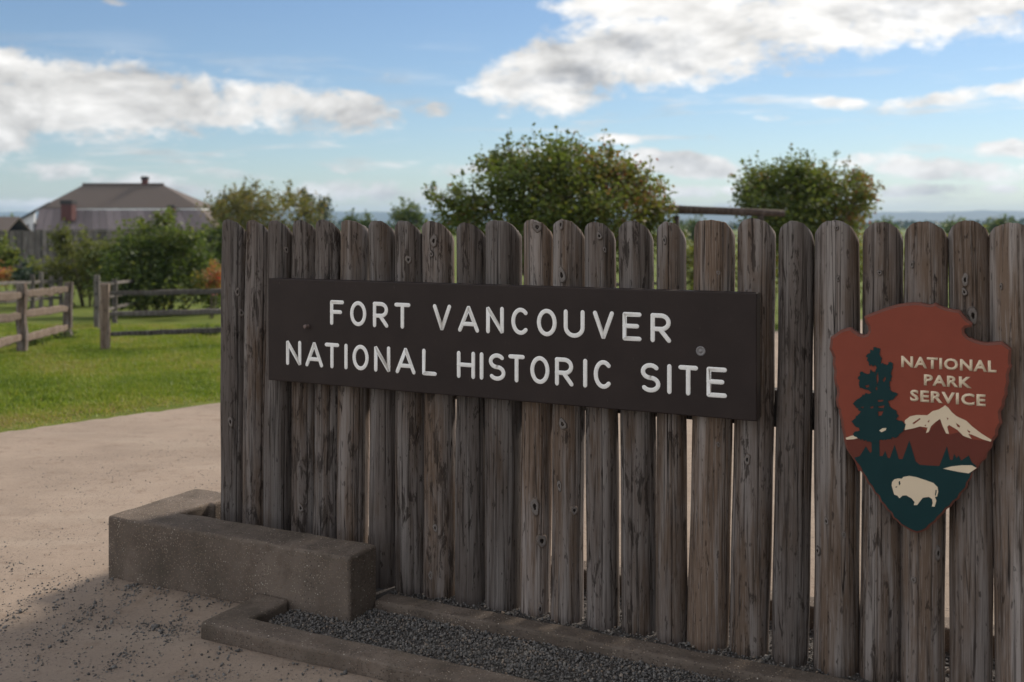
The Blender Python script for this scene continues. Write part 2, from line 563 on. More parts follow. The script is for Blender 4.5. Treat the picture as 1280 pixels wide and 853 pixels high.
def soil_b(nt, oc, r):
    n = nt.noise(oc, 1.3, 6, 0.65)
    f = nt.noise(oc, 24, 5, 0.7)
    far = nt.noise(nt.map(oc, (0.02, 0.05, 1)), 1.0, 5, 0.6)
    c = nt.mix(nt.smooth(n, 0.35, 0.7), (0.075, 0.108, 0.016), (0.130, 0.150, 0.030))
    c = nt.mix(nt.m('MULTIPLY', nt.smooth(f, 0.5, 0.75), 0.6), c, (0.12, 0.105, 0.045))
    c = nt.mix(nt.m('MULTIPLY', nt.smooth(far, 0.5, 0.65), 0.5), c, (0.12, 0.12, 0.05))
    return c, nt.bump(f, 0.8, 0.03), 0.95
M['turf'] = mat('turf_ground', soil_b, spec=0.1)

def stone_b(nt, oc, r):
    at_ = nt.new('ShaderNodeAttribute', attribute_name='var')
    c = nt.ramp(at_.outputs['Fac'], [(0.0, (0.055, 0.053, 0.054)), (0.30, (0.120, 0.117, 0.116)), (0.55, (0.20, 0.193, 0.19)), (0.75, (0.235, 0.220, 0.205)), (0.90, (0.27, 0.205, 0.155)), (1.0, (0.48, 0.45, 0.42))])
    n = nt.noise(oc, 160, 4, 0.6)
    return nt.mix(nt.smooth(n, 0.4, 0.8), c, (0.14, 0.13, 0.125)), nt.bump(n, 0.4, 0.004), 0.8
M['stone'] = mat('crushed_basalt', stone_b, spec=0.12)
M['bed'] = mat('gravel_bed_soil', lambda nt, oc, r: (nt.mix(nt.noise(oc, 60, 5, .7), (0.045, 0.042, 0.045), (0.13, 0.115, 0.105)), nt.bump(nt.noise(oc, 90, 4, .7), 0.9, 0.012)), spec=0.15)


def leaf_mat(name, stops, trans=0.45, bark=False):
    mt = bpy.data.materials.new(name)
    mt.use_nodes = True
    nt = NT(mt.node_tree)
    bs = nt.n['Principled BSDF']
    out = nt.n['Material Output']
    a = nt.new('ShaderNodeAttribute', attribute_name='var')
    c = nt.ramp(a.outputs['Fac'], stops)
    nt.put(bs.inputs['Base Color'], c)
    bs.inputs['Roughness'].default_value = 0.55
    bs.inputs['Specular IOR Level'].default_value = 0.35
    tr = nt.new('ShaderNodeBsdfTranslucent')
    nt.put(tr.inputs[0], nt.mix(1.0, c, (1.25, 1.25, 0.7), 'MULTIPLY'))
    mx = nt.new('ShaderNodeMixShader')
    mx.inputs[0].default_value = trans
    nt.l.new(bs.outputs[0], mx.inputs[1])
    nt.l.new(tr.outputs[0], mx.inputs[2])
    nt.l.new(mx.outputs[0], out.inputs[0])
    return mt
M['leaf_apple'] = leaf_mat('leaf_green_autumn', [(0, (0.055, 0.086, 0.021)), (0.5, (0.104, 0.137, 0.031)), (0.72, (0.153, 0.159, 0.042)), (0.86, (0.195, 0.124, 0.047)), (1.0, (0.215, 0.078, 0.047))])
M['leaf_green'] = leaf_mat('leaf_green', [(0, (0.036, 0.064, 0.020)), (0.45, (0.075, 0.110, 0.030)), (0.8, (0.125, 0.155, 0.042)), (1.0, (0.20, 0.20, 0.06))], 0.5)
M['leaf_yellow'] = leaf_mat('leaf_yellow_green', [(0, (0.07, 0.085, 0.028)), (0.5, (0.135, 0.150, 0.045)), (0.8, (0.195, 0.190, 0.065)), (1.0, (0.25, 0.18, 0.07))], 0.5)
M['leaf_olive'] = leaf_mat('leaf_olive_autumn', [(0, (0.074, 0.089, 0.030)), (0.45, (0.142, 0.142, 0.046)), (0.75, (0.223, 0.169, 0.068)), (1.0, (0.270, 0.128, 0.070))])
M['leaf_dark'] = leaf_mat('leaf_dark_conifer', [(0, (0.019, 0.038, 0.022)), (0.6, (0.036, 0.062, 0.034)), (1.0, (0.060, 0.090, 0.043))], 0.2)
M['leaf_flower'] = leaf_mat('flower_orange', [(0, (0.06, 0.085, 0.025)), (0.50, (0.13, 0.14, 0.035)), (0.64, (0.30, 0.22, 0.07)), (0.82, (0.34, 0.13, 0.06)), (1.0, (0.30, 0.03, 0.045))])
M['grassblade'] = leaf_mat('grass_blade', [(0, (0.060, 0.105, 0.014)), (0.38, (0.145, 0.210, 0.024)), (0.62, (0.215, 0.262, 0.038)), (0.82, (0.28, 0.265, 0.085)), (1.0, (0.30, 0.24, 0.13))], 0.4)
M['bark'] = mat('bark', lambda nt, oc, r: (nt.mix(nt.noise(nt.map(oc, (18, 18, 5)), 1, 5, .65), (0.045, 0.034, 0.027), (0.14, 0.11, 0.09)), nt.bump(nt.noise(nt.map(oc, (30, 30, 8)), 1, 4), 0.8, 0.02)))
M['shake'] = mat('roof_shakes', lambda nt, oc, r: (nt.mix(nt.noise(nt.map(oc, (1.2, 9, 9)), 1, 5, .65), (0.085, 0.068, 0.060), (0.140, 0.112, 0.098)), nt.bump(nt.noise(nt.map(oc, (2, 9, 9)), 1, 4), 0.7, 0.05)))
M['shake_b'] = mat('porch_roof_boards', lambda nt, oc, r: nt.mix(1.0, nt.mix(nt.noise(nt.map(oc, (6, 1.0, 1.0)), 1, 5, .65), (0.150, 0.124, 0.128), (0.215, 0.180, 0.184)), nt.m('ADD', 0.75, nt.m('MULTIPLY', r, 0.5)), 'MULTIPLY'))
M['brick'] = mat('chimney_brick', lambda nt, oc, r: nt.mix(nt.noise(nt.map(oc, (4, 4, 14)), 1, 4), (0.075, 0.028, 0.026), (0.12, 0.048, 0.042)))
M['soot'] = mat('sooty_cap', lambda nt, oc, r: nt.mix(nt.noise(oc, 6, 4), (0.02, 0.02, 0.022), (0.06, 0.055, 0.055)))
M['whitewall'] = mat('white_clapboard', lambda nt, oc, r: (nt.mix(nt.noise(nt.map(oc, (1, 1, 8)), 1, 4), (0.70, 0.72, 0.76), (0.80, 0.81, 0.83)), None))
M['glass'] = mat('window_glass', lambda nt, oc, r: (nt.mix(nt.noise(oc, 2, 2), (0.03, 0.035, 0.045), (0.07, 0.08, 0.095)), None, 0.08), spec=0.6)
M['hill'] = mat('forested_hill', lambda nt, oc, r: nt.mix(nt.noise(oc, 0.01, 6, .7), (0.030, 0.045, 0.030), (0.065, 0.080, 0.045)))

# ------------------------------------------------------------------ the land
def axis(lo, hi, near0, near1, step, grow=1.18):
    a = list(np.arange(near0, near1 + 1e-6, step))
    s, v = step, near1
    while v < hi:
        s *= grow
        v += s
        a.append(min(v, hi))
    s, v = step, near0
    left = []
    while v > lo:
        s *= grow
        v -= s
        left.append(max(v, lo))
    return np.array(left[::-1] + a)


def grid_obj(name, xs, ys, zf, m_, **kw):
    X, Y = np.meshgrid(xs, ys)
    Z = zf(X, Y)
    V = np.stack([X, Y, Z], -1).reshape(-1, 3)
    nx, ny = len(xs), len(ys)
    i = np.arange(nx * ny).reshape(ny, nx)
    Fq = np.stack([i[:-1, :-1], i[:-1, 1:], i[1:, 1:], i[1:, :-1]], -1).reshape(-1, 4)
    return obj_np(name, V, Fq, m_, smooth=True, **kw)


def wob(x, y, s, seed=0):
    """cheap smooth noise -1..1 from a few sines"""
    r = np.random.default_rng(seed)
    out = 0
    for k in range(7):
        a, b, c = r.normal(0, 1, 2).tolist() + [r.uniform(0, 6.28)]
        f_ = s * (1.0 + 0.7 * k)
        out = out + np.sin((a * x + b * y) * f_ + c) / (1 + 0.7 * k)
    return out / 2.6


tag(grid_obj('ground', axis(-5000, 5000, -12, 12, 0.5), axis(-40, 6500, -4, 34, 0.5),
             lambda X, Y: gz(Y) - 0.016 + 0.02 * wob(X, Y, 0.7, 3) * (Y > 10), M['turf']), kind='structure')

# sand path: everything on the near side of a straight edge
E0 = gp(0, 535)
E1 = gp(275, 500)
ed = Vector((E1[0] - E0[0], E1[1] - E0[1])).normalized()
en = Vector((ed.y, -ed.x))                      # towards the camera side


def build_path():
    a = np.arange(-9, 26, 0.07)
    b = np.concatenate([np.arange(-0.35, 9.5, 0.07), np.arange(9.6, 30, 0.5)])
    A, B = np.meshgrid(a, b)
    X = E0[0] + ed.x * A + en.x * B
    Y = E0[1] + ed.y * A + en.y * B
    edge = B + 0.10 * wob(A, B, 1.4, 11) + 0.07 * wob(A, B, 5.0, 12) + 0.04 * wob(A, B, 14.0, 13)
    Z = gz(Y) + 0.006 * wob(X, Y, 2.0, 5) + 0.003 * wob(X, Y, 9.0, 6) + 0.0015 * wob(X, Y, 30.0, 8)
    Z += 0.003 - 0.06 * np.clip(0.20 - edge, 0, 1) / 0.20
    S, T = (X - OX) * CT - (Y - OY) * ST, (X - OX) * ST + (Y - OY) * CT
    # a little drift of sand swept up against the low kerb
    Z += 0.022 * np.exp(-((T + 0.72) / 0.10) ** 2) * (S > -1.0) * (S < 3)
    Z += 0.028 * np.exp(-((T + 0.38) / 0.10) ** 2) * (S > -1.75) * (S < -0.9)
    V = np.stack([X, Y, Z], -1).reshape(-1, 3)
    nb, na = A.shape
    i = np.arange(na * nb).reshape(nb, na)
    Fq = np.stack([i[:-1, :-1], i[1:, :-1], i[1:, 1:], i[:-1, 1:]], -1).reshape(-1, 4)
    return obj_np('sand_path', V, Fq, M['sand'], smooth=True)


tag(build_path(), kind='structure')

# far hills beyond the plain
def build_hills():
    xs = np.linspace(-4200, 4200, 240)
    prof = 62 + 13 * wob(xs, xs * 0, 0.0011, 21) + 7 * wob(xs, xs * 0, 0.006, 22) + 2.5 * wob(xs, xs * 0, 0.03, 24)
    V, Fc = [], []
    for j, (dy, k) in enumerate(((0, 0.0), (250, 0.45), (520, 0.85), (760, 1.0), (1200, 0.7), (1700, 0.0))):
        for x, p in zip(xs, prof):
            V.append((x, 4200 + dy + 0.00002 * x * x, -5.0 + p * k + 2.0 * k * math.sin(x * 0.013 + j)))
    n = len(xs)
    for j in range(5):
        for i in range(n - 1):
            Fc.append((j * n + i, j * n + i + 1, (j + 1) * n + i + 1, (j + 1) * n + i))
    return obj('hills', V, Fc, M['hill'], smooth=True)


tag(build_hills(), kind='structure')

# ------------------------------------------------------------------ palisade of upright logs
fence = empty('log_palisade', (OX, OY, 0), -TH)
tag(fence, 'row of weathered upright round logs carrying the sign board and the arrowhead', 'fence')

XL = [277, 307, 334, 365, 394, 424, 458, 493, 527, 567, 606, 653, 690, 731, 774, 822, 866, 919, 971, 1018, 1078, 1128, 1184, 1236]
RAD = [.068, .064, .066, .065, .064, .066, .068, .066, .066, .067, .073, .058, .062, .060, .0640, .0555, .0735, .067, .0620, .0765, .0655, .0700, .0625, .067]
TOPY = [274, 275, 276, 275, 275, 276, 276, 276, 276, 278, 276, 275, 275, 277, 276, 278, 276, 273, 277, 276, 278, 277, 276, 278]
SLOPE = [1.1, 1.1, 1.0, 1.0, .95, .62, .95, 1.0, .95, 1.15, .50, .95, .9, 1.05, .95, 1.05, .38, .9, 1.0, .95, .9, .95, .9, .9]
# leans: photo x of the left limb near the foot minus near the head
LEAN = [-4, -6, -4, -5, -5, -3, -1, 2, 1, 2, 0, -2, 0, 2, 1, -2, -8, -7, -5, -4, -5, -2, 2, 7]
posts = []
for i, x in enumerate(XL):
    s0, _, lam = plane_st(x, 300, 0.066)
    u = (x - 640) / F
    phi = TH - math.atan(u)                      # angle between the sight line and the fence's normal
    r = RAD[i]
    posts.append([s0 + r / math.cos(phi), r, H + (HY - TOPY[i]) * lam / F, SLOPE[i], LEAN[i] * lam / F])
for k in range(9):                               # the row goes on past the picture's edge
    s = posts[-1][0]
    posts.append([s + 0.139 + 0.004 * k, 0.068, 1.5, 0.8, 0.0])


TJIT = [0.0, 0.006, -0.004, 0.010, 0.0, 0.004, 0.012, -0.003, 0.006, 0.014, -0.002, 0.010, 0.0, 0.008, 0.012, 0.002, 0.0, 0.010, 0.004, -0.003, 0.008, 0.0, 0.012, 0.004]


def make_post(idx, s, r, top, slope, lean):
    rg = np.random.default_rng(100 + idx)
    base = -0.14
    nrow = 84
    ang = list(np.linspace(0, 2 * math.pi, 56, endpoint=False))
    cracks = []
    ncr = int(rg.integers(2, 6))
    for _ in range(ncr):
        cracks.append((rg.uniform(math.pi + 0.35, 2 * math.pi - 0.25), rg.uniform(0.004, 0.011), rg.uniform(0.010, 0.022), rg.uniform(-0.2, 0.7), rg.uniform(0.6, 1.6)))
    if idx == 15:
        cracks.append((1.5 * math.pi + 0.10, 0.016, 0.040, 0.5, 1.4))
    if idx == 8:
        cracks.append((1.5 * math.pi - 0.75, 0.012, 0.03, 0.6, 1.6))
    for a0, dep, wd, z0, ln in cracks:
        ang = [a for a in ang if abs(a - a0) > wd * 2.4]
        ang += [a0 - wd, a0 - wd * 0.35, a0 + wd * 0.35, a0 + wd]
    ang = np.array(sorted(ang))
    na = len(ang)
    ph = rg.uniform(0, 6.28, 12)
    V = np.zeros((nrow + 3, na, 3))
    fr = np.linspace(0, 1, nrow)
    for j in range(nrow + 3):
        f_ = fr[min(j, nrow - 1)]
        z = base + (top - base) * f_
        wander = 0.05 * math.sin(z * 3.1 + ph[0]) + 0.03 * math.sin(z * 7 + ph[1])
        cx = 0.004 * math.sin(z * 2.1 + ph[2]) + lean * (1.0 - z / 1.5)
        cy = 0.005 * math.sin(z * 1.7 + ph[3])
        rr = r * (1.0 + 0.035 * (0.5 - f_)) * (1 + 0.020 * math.sin(z * 4.3 + ph[4]) + 0.012 * math.sin(z * 11 + ph[5]))
        rad = rr * (1 + 0.025 * np.sin(2 * ang + ph[6] + z * 0.6) + 0.015 * np.sin(3 * ang + ph[7] - z * 0.9) + 0.008 * np.sin(7 * ang + ph[8] + z * 1.3))
        A = ang + wander * 0.6
        for a0, dep, wd, z0, ln in cracks:
            k = np.clip(min(z - z0, z0 + ln - z) / 0.08, 0, 1)
            if k > 0:
                rad = rad - dep * k * (np.abs(ang - a0) < wd * 0.5)
        x = cx + rad * np.cos(A)
        y = cy + rad * np.sin(A)
        if j >= nrow:
            q = (0.93, 0.80, 0.35)[j - nrow]
            x = cx + (x - cx) * q
            y = cy + (y - cy) * q
        # slanting cut: highest at the front, falling to the back
        cut = slope * (y - cy + rr)
        cut = np.maximum(cut, 0) + 0.0010 * np.sin(9 * ang + ph[9]) + 0.0008 * np.sin(17 * ang + ph[10])
        edge = np.abs(x - cx) / rr
        if slope < 0.6:
            cut = cut + 0.030 * np.clip((edge - 0.62) / 0.38, 0, 1.2) ** 2.2
        zt = top - cut
        zz = base + (zt - base) * f_
        if j >= nrow:
            zz = zz + (0.004, 0.006, 0.006)[j - nrow]
        V[j, :, 0], V[j, :, 1], V[j, :, 2] = x, y, zz
    ids = np.arange((nrow + 3) * na).reshape(nrow + 3, na)
    a, b = ids[:-1], ids[1:]
    Fq = np.stack([a, np.roll(a, -1, 1), np.roll(b, -1, 1), b], -1).reshape(-1, 4).tolist()
    Fq.append(ids[-1].tolist())
    o = obj('post', V.reshape(-1, 3), Fq, M['post'], fence, smooth=True, loc=(s, r + TJIT[idx % len(TJIT)], 0))
    return o


post_objs = []
for i, p in enumerate(posts):
    post_objs.append(make_post(i, *p))


def knot_mesh(seed):
    rg = np.random.default_rng(seed)
    V, Fc, mi = [(0, 0, -0.004)], [], []
    prof = [(0.22, -0.0015), (0.36, 0.0006), (0.66, 0.0010), (0.84, 0.0002), (0.96, -0.0012), (1.05, -0.006)]
    n = 14
    ph = rg.uniform(0, 6.28, 4)
    for r, h in prof:
        for k in range(n):
            t = 2 * math.pi * k / n
            q = r * (1 + 0.16 * math.sin(2 * t + ph[0]) + 0.10 * math.sin(3 * t + ph[1]) + 0.06 * math.sin(5 * t + ph[2] + 2 * r))
            V.append((q * math.cos(t) * 0.9, q * math.sin(t) * 1.15, h))
    for k in range(n):
        Fc.append((0, 1 + k, 1 + (k + 1) % n)); mi.append(0)
    for j in range(len(prof) - 1):
        for k in range(n):
            a, b = 1 + j * n + k, 1 + j * n + (k + 1) % n
            Fc.append((a, a + n, b + n, b)[::-1]); mi.append((0, 1, 1, 2, 2)[j])
    return V, Fc, mi


KM = []
KNOTS = [  # photo x, y, radius in photo pixels
    (297, 364, 4), (302, 390, 4), (288, 523, 4), (322, 307, 3.5), (306, 498, 3.5), (374, 630, 4), (359, 312, 3.5),
    (511, 324, 4), (541, 301, 6), (538, 317, 3), (543, 654, 4), (549, 726, 4), (537, 712, 4), (563, 698, 3), (508, 507, 4),
    (670, 284, 6), (701, 281, 4), (702, 343, 6), (667, 629, 7), (676, 673, 7), (674, 757, 4), (703, 526, 6), (699, 602, 4), (718, 634, 5), (732, 671, 3),
    (748, 295, 4), (755, 312, 3), (789, 295, 5), (795, 322, 4), (762, 651, 6), (830, 300, 3.5), (851, 661, 5), (832, 679, 4), (841, 722, 6),
    (898, 551, 3), (898, 340, 3), (933, 570, 5), (997, 386, 5), (990, 459, 5), (1046, 285, 2.5), (1048, 347, 2.5), (1033, 644, 3.5), (1055, 661, 3.5), (1022, 682, 4),
    (1206, 349, 5), (1205, 364, 4), (1216, 393, 7), (1142, 717, 3.5), (1173, 686, 5), (1105, 702, 6), (1103, 725, 5), (1208, 727, 6), (1091, 833, 4), (1268, 704, 2.5), (1251, 357, 2.5), (1099, 340, 3), (1140, 330, 3),
]


def add_knots():
    for kn, (px, py, rp) in enumerate(KNOTS):
        best = None
        for i, (s, r, top, sl, ln) in enumerate(posts):
            # nearest post: intersect the sight line with the upright cylinder
            u = (px - 640) / F
            ang_s, _, lam = plane_st(px, py, r)
            phi = TH - math.atan(u)
            _, z, _ = plane_st(px, py, r)
            ctr = s + ln * (1.0 - z / 1.5)
            off = (ang_s - ctr) * math.cos(phi)
            if abs(off) < r * 0.96 and (best is None or abs(off) < abs(best[1])):
                best = (i, off, phi, lam, z, r, ctr)
        if best is None:
            continue
        i, off, phi, lam, z, r, ctr = best
        # surface angle: facing direction of the eye in the palisade frame is (sin phi, -cos phi)
        b = math.asin(off / r)
        n = Vector((math.sin(phi + b), -math.cos(phi + b), 0))
        if len(KM) < 4:
            kv, kf, kmi = knot_mesh(kn + 5)
            k = obj('knot', kv, kf, [M['knot'], M['knotring'], M['post']], post_objs[i], smooth=True, mi=kmi)
            KM.append(k.data)
        else:
            k = link(bpy.data.objects.new('knot', KM[kn % 4]), post_objs[i])
        rad = rp * lam / F * 1.0
        k.scale = (rad, rad * random.uniform(1.0, 1.5), 0.9)
        k.location = (n.x * r * 1.0 + ctr - posts[i][0], n.y * r * 1.0 + 0.0, z)
        q = n.to_track_quat('Z', 'Y')
        k.rotation_euler = q.to_euler()


add_knots()
# one long rail holds the logs together from behind
v, f_ = box_vf(-1.46, posts[-1][0] + 0.05, 0.128, 0.190, 0.775, 0.905)
obj('rail', v, f_, M['greyrail'], fence)

# ------------------------------------------------------------------ sign board
S0, S1, Z0, Z1 = -1.137, 0.956, 0.824, 1.260
SIGN_T = -0.060
board = empty('sign_board', stw((S0 + S1) / 2, SIGN_T, Z0), -TH)
tag(board, 'long dark brown sign board with two rows of white capital letters', 'sign')
sx0, sz0 = (S0 + S1) / 2, Z0


def board_panel():
    bm = bmesh.new()
    w = (S1 - S0) / 2
    v, f_ = box_vf(-w, w, 0.0, 0.052, 0.0, Z1 - Z0)
    vs = [bm.verts.new(p) for p in v]
    for q in f_:
        bm.faces.new([vs[i] for i in q])
    bmesh.ops.recalc_face_normals(bm, faces=bm.faces[:])
    bmesh.ops.bevel(bm, geom=bm.edges[:], offset=0.004, segments=2, affect='EDGES', profile=0.5)
    return from_bm('panel', bm, M['signpaint'], board)


board_panel()


def arc(cx, cy, rx, ry, a0, a1, n=14):
    return [(cx + rx * math.cos(R(a0 + (a1 - a0) * i / n)), cy + ry * math.sin(R(a0 + (a1 - a0) * i / n))) for i in range(n + 1)]


GLYPH = {
    'F': [[(1, 1), (0, 1), (0, 0)], [(0, .53), (.82, .53)]],
    'O': [arc(.5, .5, .5, .5, 90, 450, 28)],
    'R': [[(0, 0), (0, 1)], [(0, 1), (.45, 1)] + arc(.52, .725, .46, .275, 90, -90, 12) + [(0, .45)], [(.45, .45), (1, 0)]],
    'T': [[(0, 1), (1, 1)], [(.5, 1), (.5, 0)]],
    'V': [[(0, 1), (.5, 0), (1, 1)]],
    'A': [[(0, 0), (.5, 1), (1, 0)], [(.14, .27), (.86, .27)]],
    'N': [[(0, 0), (0, 1), (1, 0), (1, 1)]],
    'C': [arc(.52, .5, .52, .5, 48, 312, 22)],
    'U': [[(0, 1), (0, .38)] + arc(.5, .36, .5, .36, 180, 360, 14) + [(1, .38), (1, 1)]],
    'E': [[(1, 1), (0, 1), (0, 0), (1, 0)], [(0, .52), (.84, .52)]],
    'I': [[(.5, 0), (.5, 1)]],
    'L': [[(0, 1), (0, 0), (1, 0)]],
    'H': [[(0, 0), (0, 1)], [(1, 0), (1, 1)], [(0, .5), (1, .5)]],
    'S': [arc(.5, .75, .48, .25, 38, 270, 14) + arc(.5, .25, .50, .25, 90, -142, 14)],
}


def ribbon(pts, w, h, y0, V, Fc):
    """round-ended painted stroke with a gently crowned face, in x-z, facing -y"""
    closed = math.hypot(pts[0][0] - pts[-1][0], pts[0][1] - pts[-1][1]) < 1e-6
    # each straight run and its joints: a capsule per segment chain
    n = len(pts)
    rows = []
    for i, p in enumerate(pts):
        a = pts[i - 1] if i > 0 else (pts[-2] if closed else None)
        b = pts[i + 1] if i < n - 1 else (pts[1] if closed else None)
        d1 = Vector((p[0] - a[0], p[1] - a[1])).normalized() if a else None
        d2 = Vector((b[0] - p[0], b[1] - p[1])).normalized() if b else None
        if d1 is None: d1 = d2
        if d2 is None: d2 = d1
        rows.append((Vector(p), d1, d2))
    out = []
    if not closed:
        p, d1, d2 = rows[0]
        out += [(p - d2 * w * 0.5 * k, d2, c) for k, c in ((0.97, 0.25), (0.80, 0.60), (0.45, 0.89))]
    for i, (p, d1, d2) in enumerate(rows):
        if d1.dot(d2) < 0.8:
            out.append((p, d1, 1.0))
            for q in (0.33, 0.66):
                out.append((p, (d1 * (1 - q) + d2 * q).normalized() if (d1 * (1 - q) + d2 * q).length > 0.05 else d2, 1.0))
            out.append((p, d2, 1.0))
        else:
            out.append((p, (d1 + d2).normalized(), 1.0))
    if not closed:
        p, d1, d2 = rows[-1]
        out += [(p + d1 * w * 0.5 * k, d1, c) for k, c in ((0.45, 0.89), (0.80, 0.60), (0.97, 0.25))]
    prof = [(-0.5, 0.0), (-0.42, 0.75), (-0.2, 1.0), (0.2, 1.0), (0.42, 0.75), (0.5, 0.0)]
    o = len(V)
    for p, d, c in out:
        nrm = Vector((-d.y, d.x))
        for a, hh in prof:
            q = p + nrm * (a * w * c)
            V.append((q.x, y0 - h * hh * (0.4 + 0.6 * c), q.y))
    m_ = len(prof)
    for i in range(len(out) - 1):
        for k in range(m_ - 1):
            Fc.append((o + i * m_ + k, o + i * m_ + k + 1, o + (i + 1) * m_ + k + 1, o + (i + 1) * m_ + k))


def letter(ch, px0, px1, zb, zt):
    pm = (px0 + px1) / 2
    a, _, _ = plane_st(px0, 400, SIGN_T)
    b, _, _ = plane_st(px1, 400, SIGN_T)
    w = 0.0172
    h = zt - zb
    ww, hh = max(b - a - w, 0.0001), h - w
    V, Fc = [], []
    for k, st in enumerate(GLYPH[ch]):
        pts = [((x - .5) * ww, w / 2 + y * hh) for x, y in st]
        ribbon(pts, w, 0.0022 + 0.0003 * k, 0.0006, V, Fc)
    o = obj('letter', V, Fc, M['letter'], board, smooth=True, loc=((a + b) / 2 - sx0, 0, zb - sz0))
    return o


def zrow(pairs):
    zt = np.mean([plane_st(x, y0, SIGN_T)[1] for x, y0, y1 in pairs])
    zb = np.mean([plane_st(x, y1, SIGN_T)[1] for x, y0, y1 in pairs])
    return zb, zt


R1 = zrow([(421, 373.7, 405.5), (503, 377.5, 410.7), (619, 385, 418), (826, 393.4, 430)])
R2 = zrow([(367, 423.7, 455), (536, 436, 469.5), (582, 439.5, 473.7), (896, 462, 500)])
for ch, a, b in [('F', 412.5, 430), ('O', 437.5, 458), ('R', 466, 485.5), ('T', 493, 513), ('V', 541, 564), ('A', 572.5, 599), ('N', 607.5, 630), ('C', 639, 662),
                 ('O', 671, 696), ('U', 704.5, 731), ('V', 741, 767.6), ('E', 778, 802), ('R', 813, 839)]:
    letter(ch, a, b, *R1)
for ch, a, b in [('N', 357.5, 376.7), ('A', 381.7, 404), ('T', 406, 424), ('I', 430, 435), ('O', 440.5, 461), ('N', 467.5, 488), ('A', 494.5, 519.5), ('L', 527.5, 546),
                 ('H', 571, 594), ('I', 599.5, 604.5), ('S', 610.5, 632), ('T', 635.5, 656), ('O', 662.7, 687), ('R', 693.6, 717), ('I', 728.4, 734.6), ('C', 742, 766),
                 ('S', 800.4, 825.7), ('I', 833.4, 840), ('T', 848, 872.6), ('E', 883, 908.7)]:
    letter(ch, a, b, *R2)


def lathe(prof, n, name, m_, parent, loc):
    """profile (r, depth towards the viewer) turned about the y axis"""
    V, Fc = [], []
    for r, d in prof:
        for k in range(n):
            t = 2 * math.pi * k / n
            V.append((r * math.cos(t), -d, r * math.sin(t)))
    for j in range(len(prof) - 1):
        for k in range(n):
            a, b = j * n + k, j * n + (k + 1) % n
            Fc.append((a, b, b + n, a + n))
    Fc.append(tuple(range((len(prof) - 1) * n, len(prof) * n)))
    return obj(name, V, Fc, m_, parent, smooth=True, loc=loc)


s, z, _ = plane_st(876, 439, SIGN_T)
lathe([(0.017, -0.001), (0.017, 0.002), (0.0155, 0.0035), (0.012, 0.0040), (0.0118, 0.0025), (0.006, 0.0022), (0.0055, 0.0045), (0.002, 0.005)], 20, 'bolt', M['bolt'], board, (s - sx0, 0, z - sz0))
s, z, _ = plane_st(385, 408, SIGN_T)
lathe([(0.0085, -0.001), (0.0085, 0.020), (0.0075, 0.023), (0.003, 0.024)], 14, 'bolt', M['rust'], board, (s - sx0, 0, z - sz0))

# ------------------------------------------------------------------ arrowhead emblem
EM_T = -0.042
es, ez, _ = plane_st(1146, 664, EM_T)
emb = empty('arrowhead_emblem', stw(es, EM_T, ez), -TH)
tag(emb, 'brown arrowhead shaped emblem with tree, snowy mountain and white bison', 'sign')


def c1(pts):   # traced on the upper half, five and a third times enlarged
    return [em(1030 + x / 5.3333, 370 + y / 5.3333) for x, y in pts]


def c2(pts):   # traced on the lower half
    return [em(1030 + x / 5.3333, 510 + y / 5.3333) for x, y in pts]


def em(px, py):
    s, z, _ = plane_st(px, py, EM_T)
    return (s - es, z - ez)


def slab(name, outer, m_, out, depth, holes=(), parent=None):
    """flat applied piece whose face stands `out` metres proud of the emblem's face"""
    bm = extrude_poly(outer, holes, depth)
    for v in bm.verts:
        x, z, d = v.co
        v.co = (x, -out - d, z)
    bmesh.ops.recalc_face_normals(bm, faces=bm.faces[:])
    return from_bm(name, bm, m_, parent or emb)


OUT_T = [(45, 275), (75, 255), (110, 228), (150, 217), (178, 213), (205, 235), (235, 255), (262, 262), (285, 256), (298, 235), (294, 205), (275, 172), (268, 138), (300, 122), (340, 108), (385, 90), (430, 75),
         (480, 60), (540, 50), (590, 45), (640, 46), (690, 58), (720, 58), (742, 47), (775, 68), (815, 82), (860, 92), (905, 98), (930, 128), (955, 158), (990, 185), (982, 208), (948, 212), (934, 225), (938, 250), (960, 275), (1000, 293),
         (1045, 308), (1085, 313), (1130, 311), (1185, 307), (1220, 330), (1250, 355), (1247, 400), (1245, 450), (1255, 470), (1243, 490), (1230, 530), (1235, 575), (1222, 620), (1224, 660), (1205, 700), (1203, 735), (1178, 775), (1182, 815), (1190, 850)]
OUT_B = [(1178, 115), (1160, 150), (1160, 185), (1130, 220), (1120, 265), (1092, 300), (1085, 335), (1050, 365), (1028, 400), (990, 430), (985, 465), (958, 500), (955, 530), (915, 570), (900, 605), (870, 625), (850, 655), (820, 675),
         (800, 700), (765, 735), (745, 760), (710, 785), (690, 810), (655, 825), (620, 835), (580, 822), (545, 800), (510, 780), (485, 752), (460, 735), (445, 700), (420, 680), (400, 650), (375, 625), (362, 590), (335, 565), (315, 525), (290, 500), (275, 465), (250, 430),
         (235, 395), (200, 350), (180, 320), (150, 275), (135, 225), (130, 180), (118, 130), (112, 80), (98, 30)]
OUT_L = [(100, 760), (85, 735), (78, 690), (88, 650), (85, 615), (72, 585), (65, 545), (70, 500), (58, 455), (62, 410), (48, 375), (36, 355), (42, 315)]
arrow = c1(OUT_T) + c2(OUT_B) + c1(OUT_L)


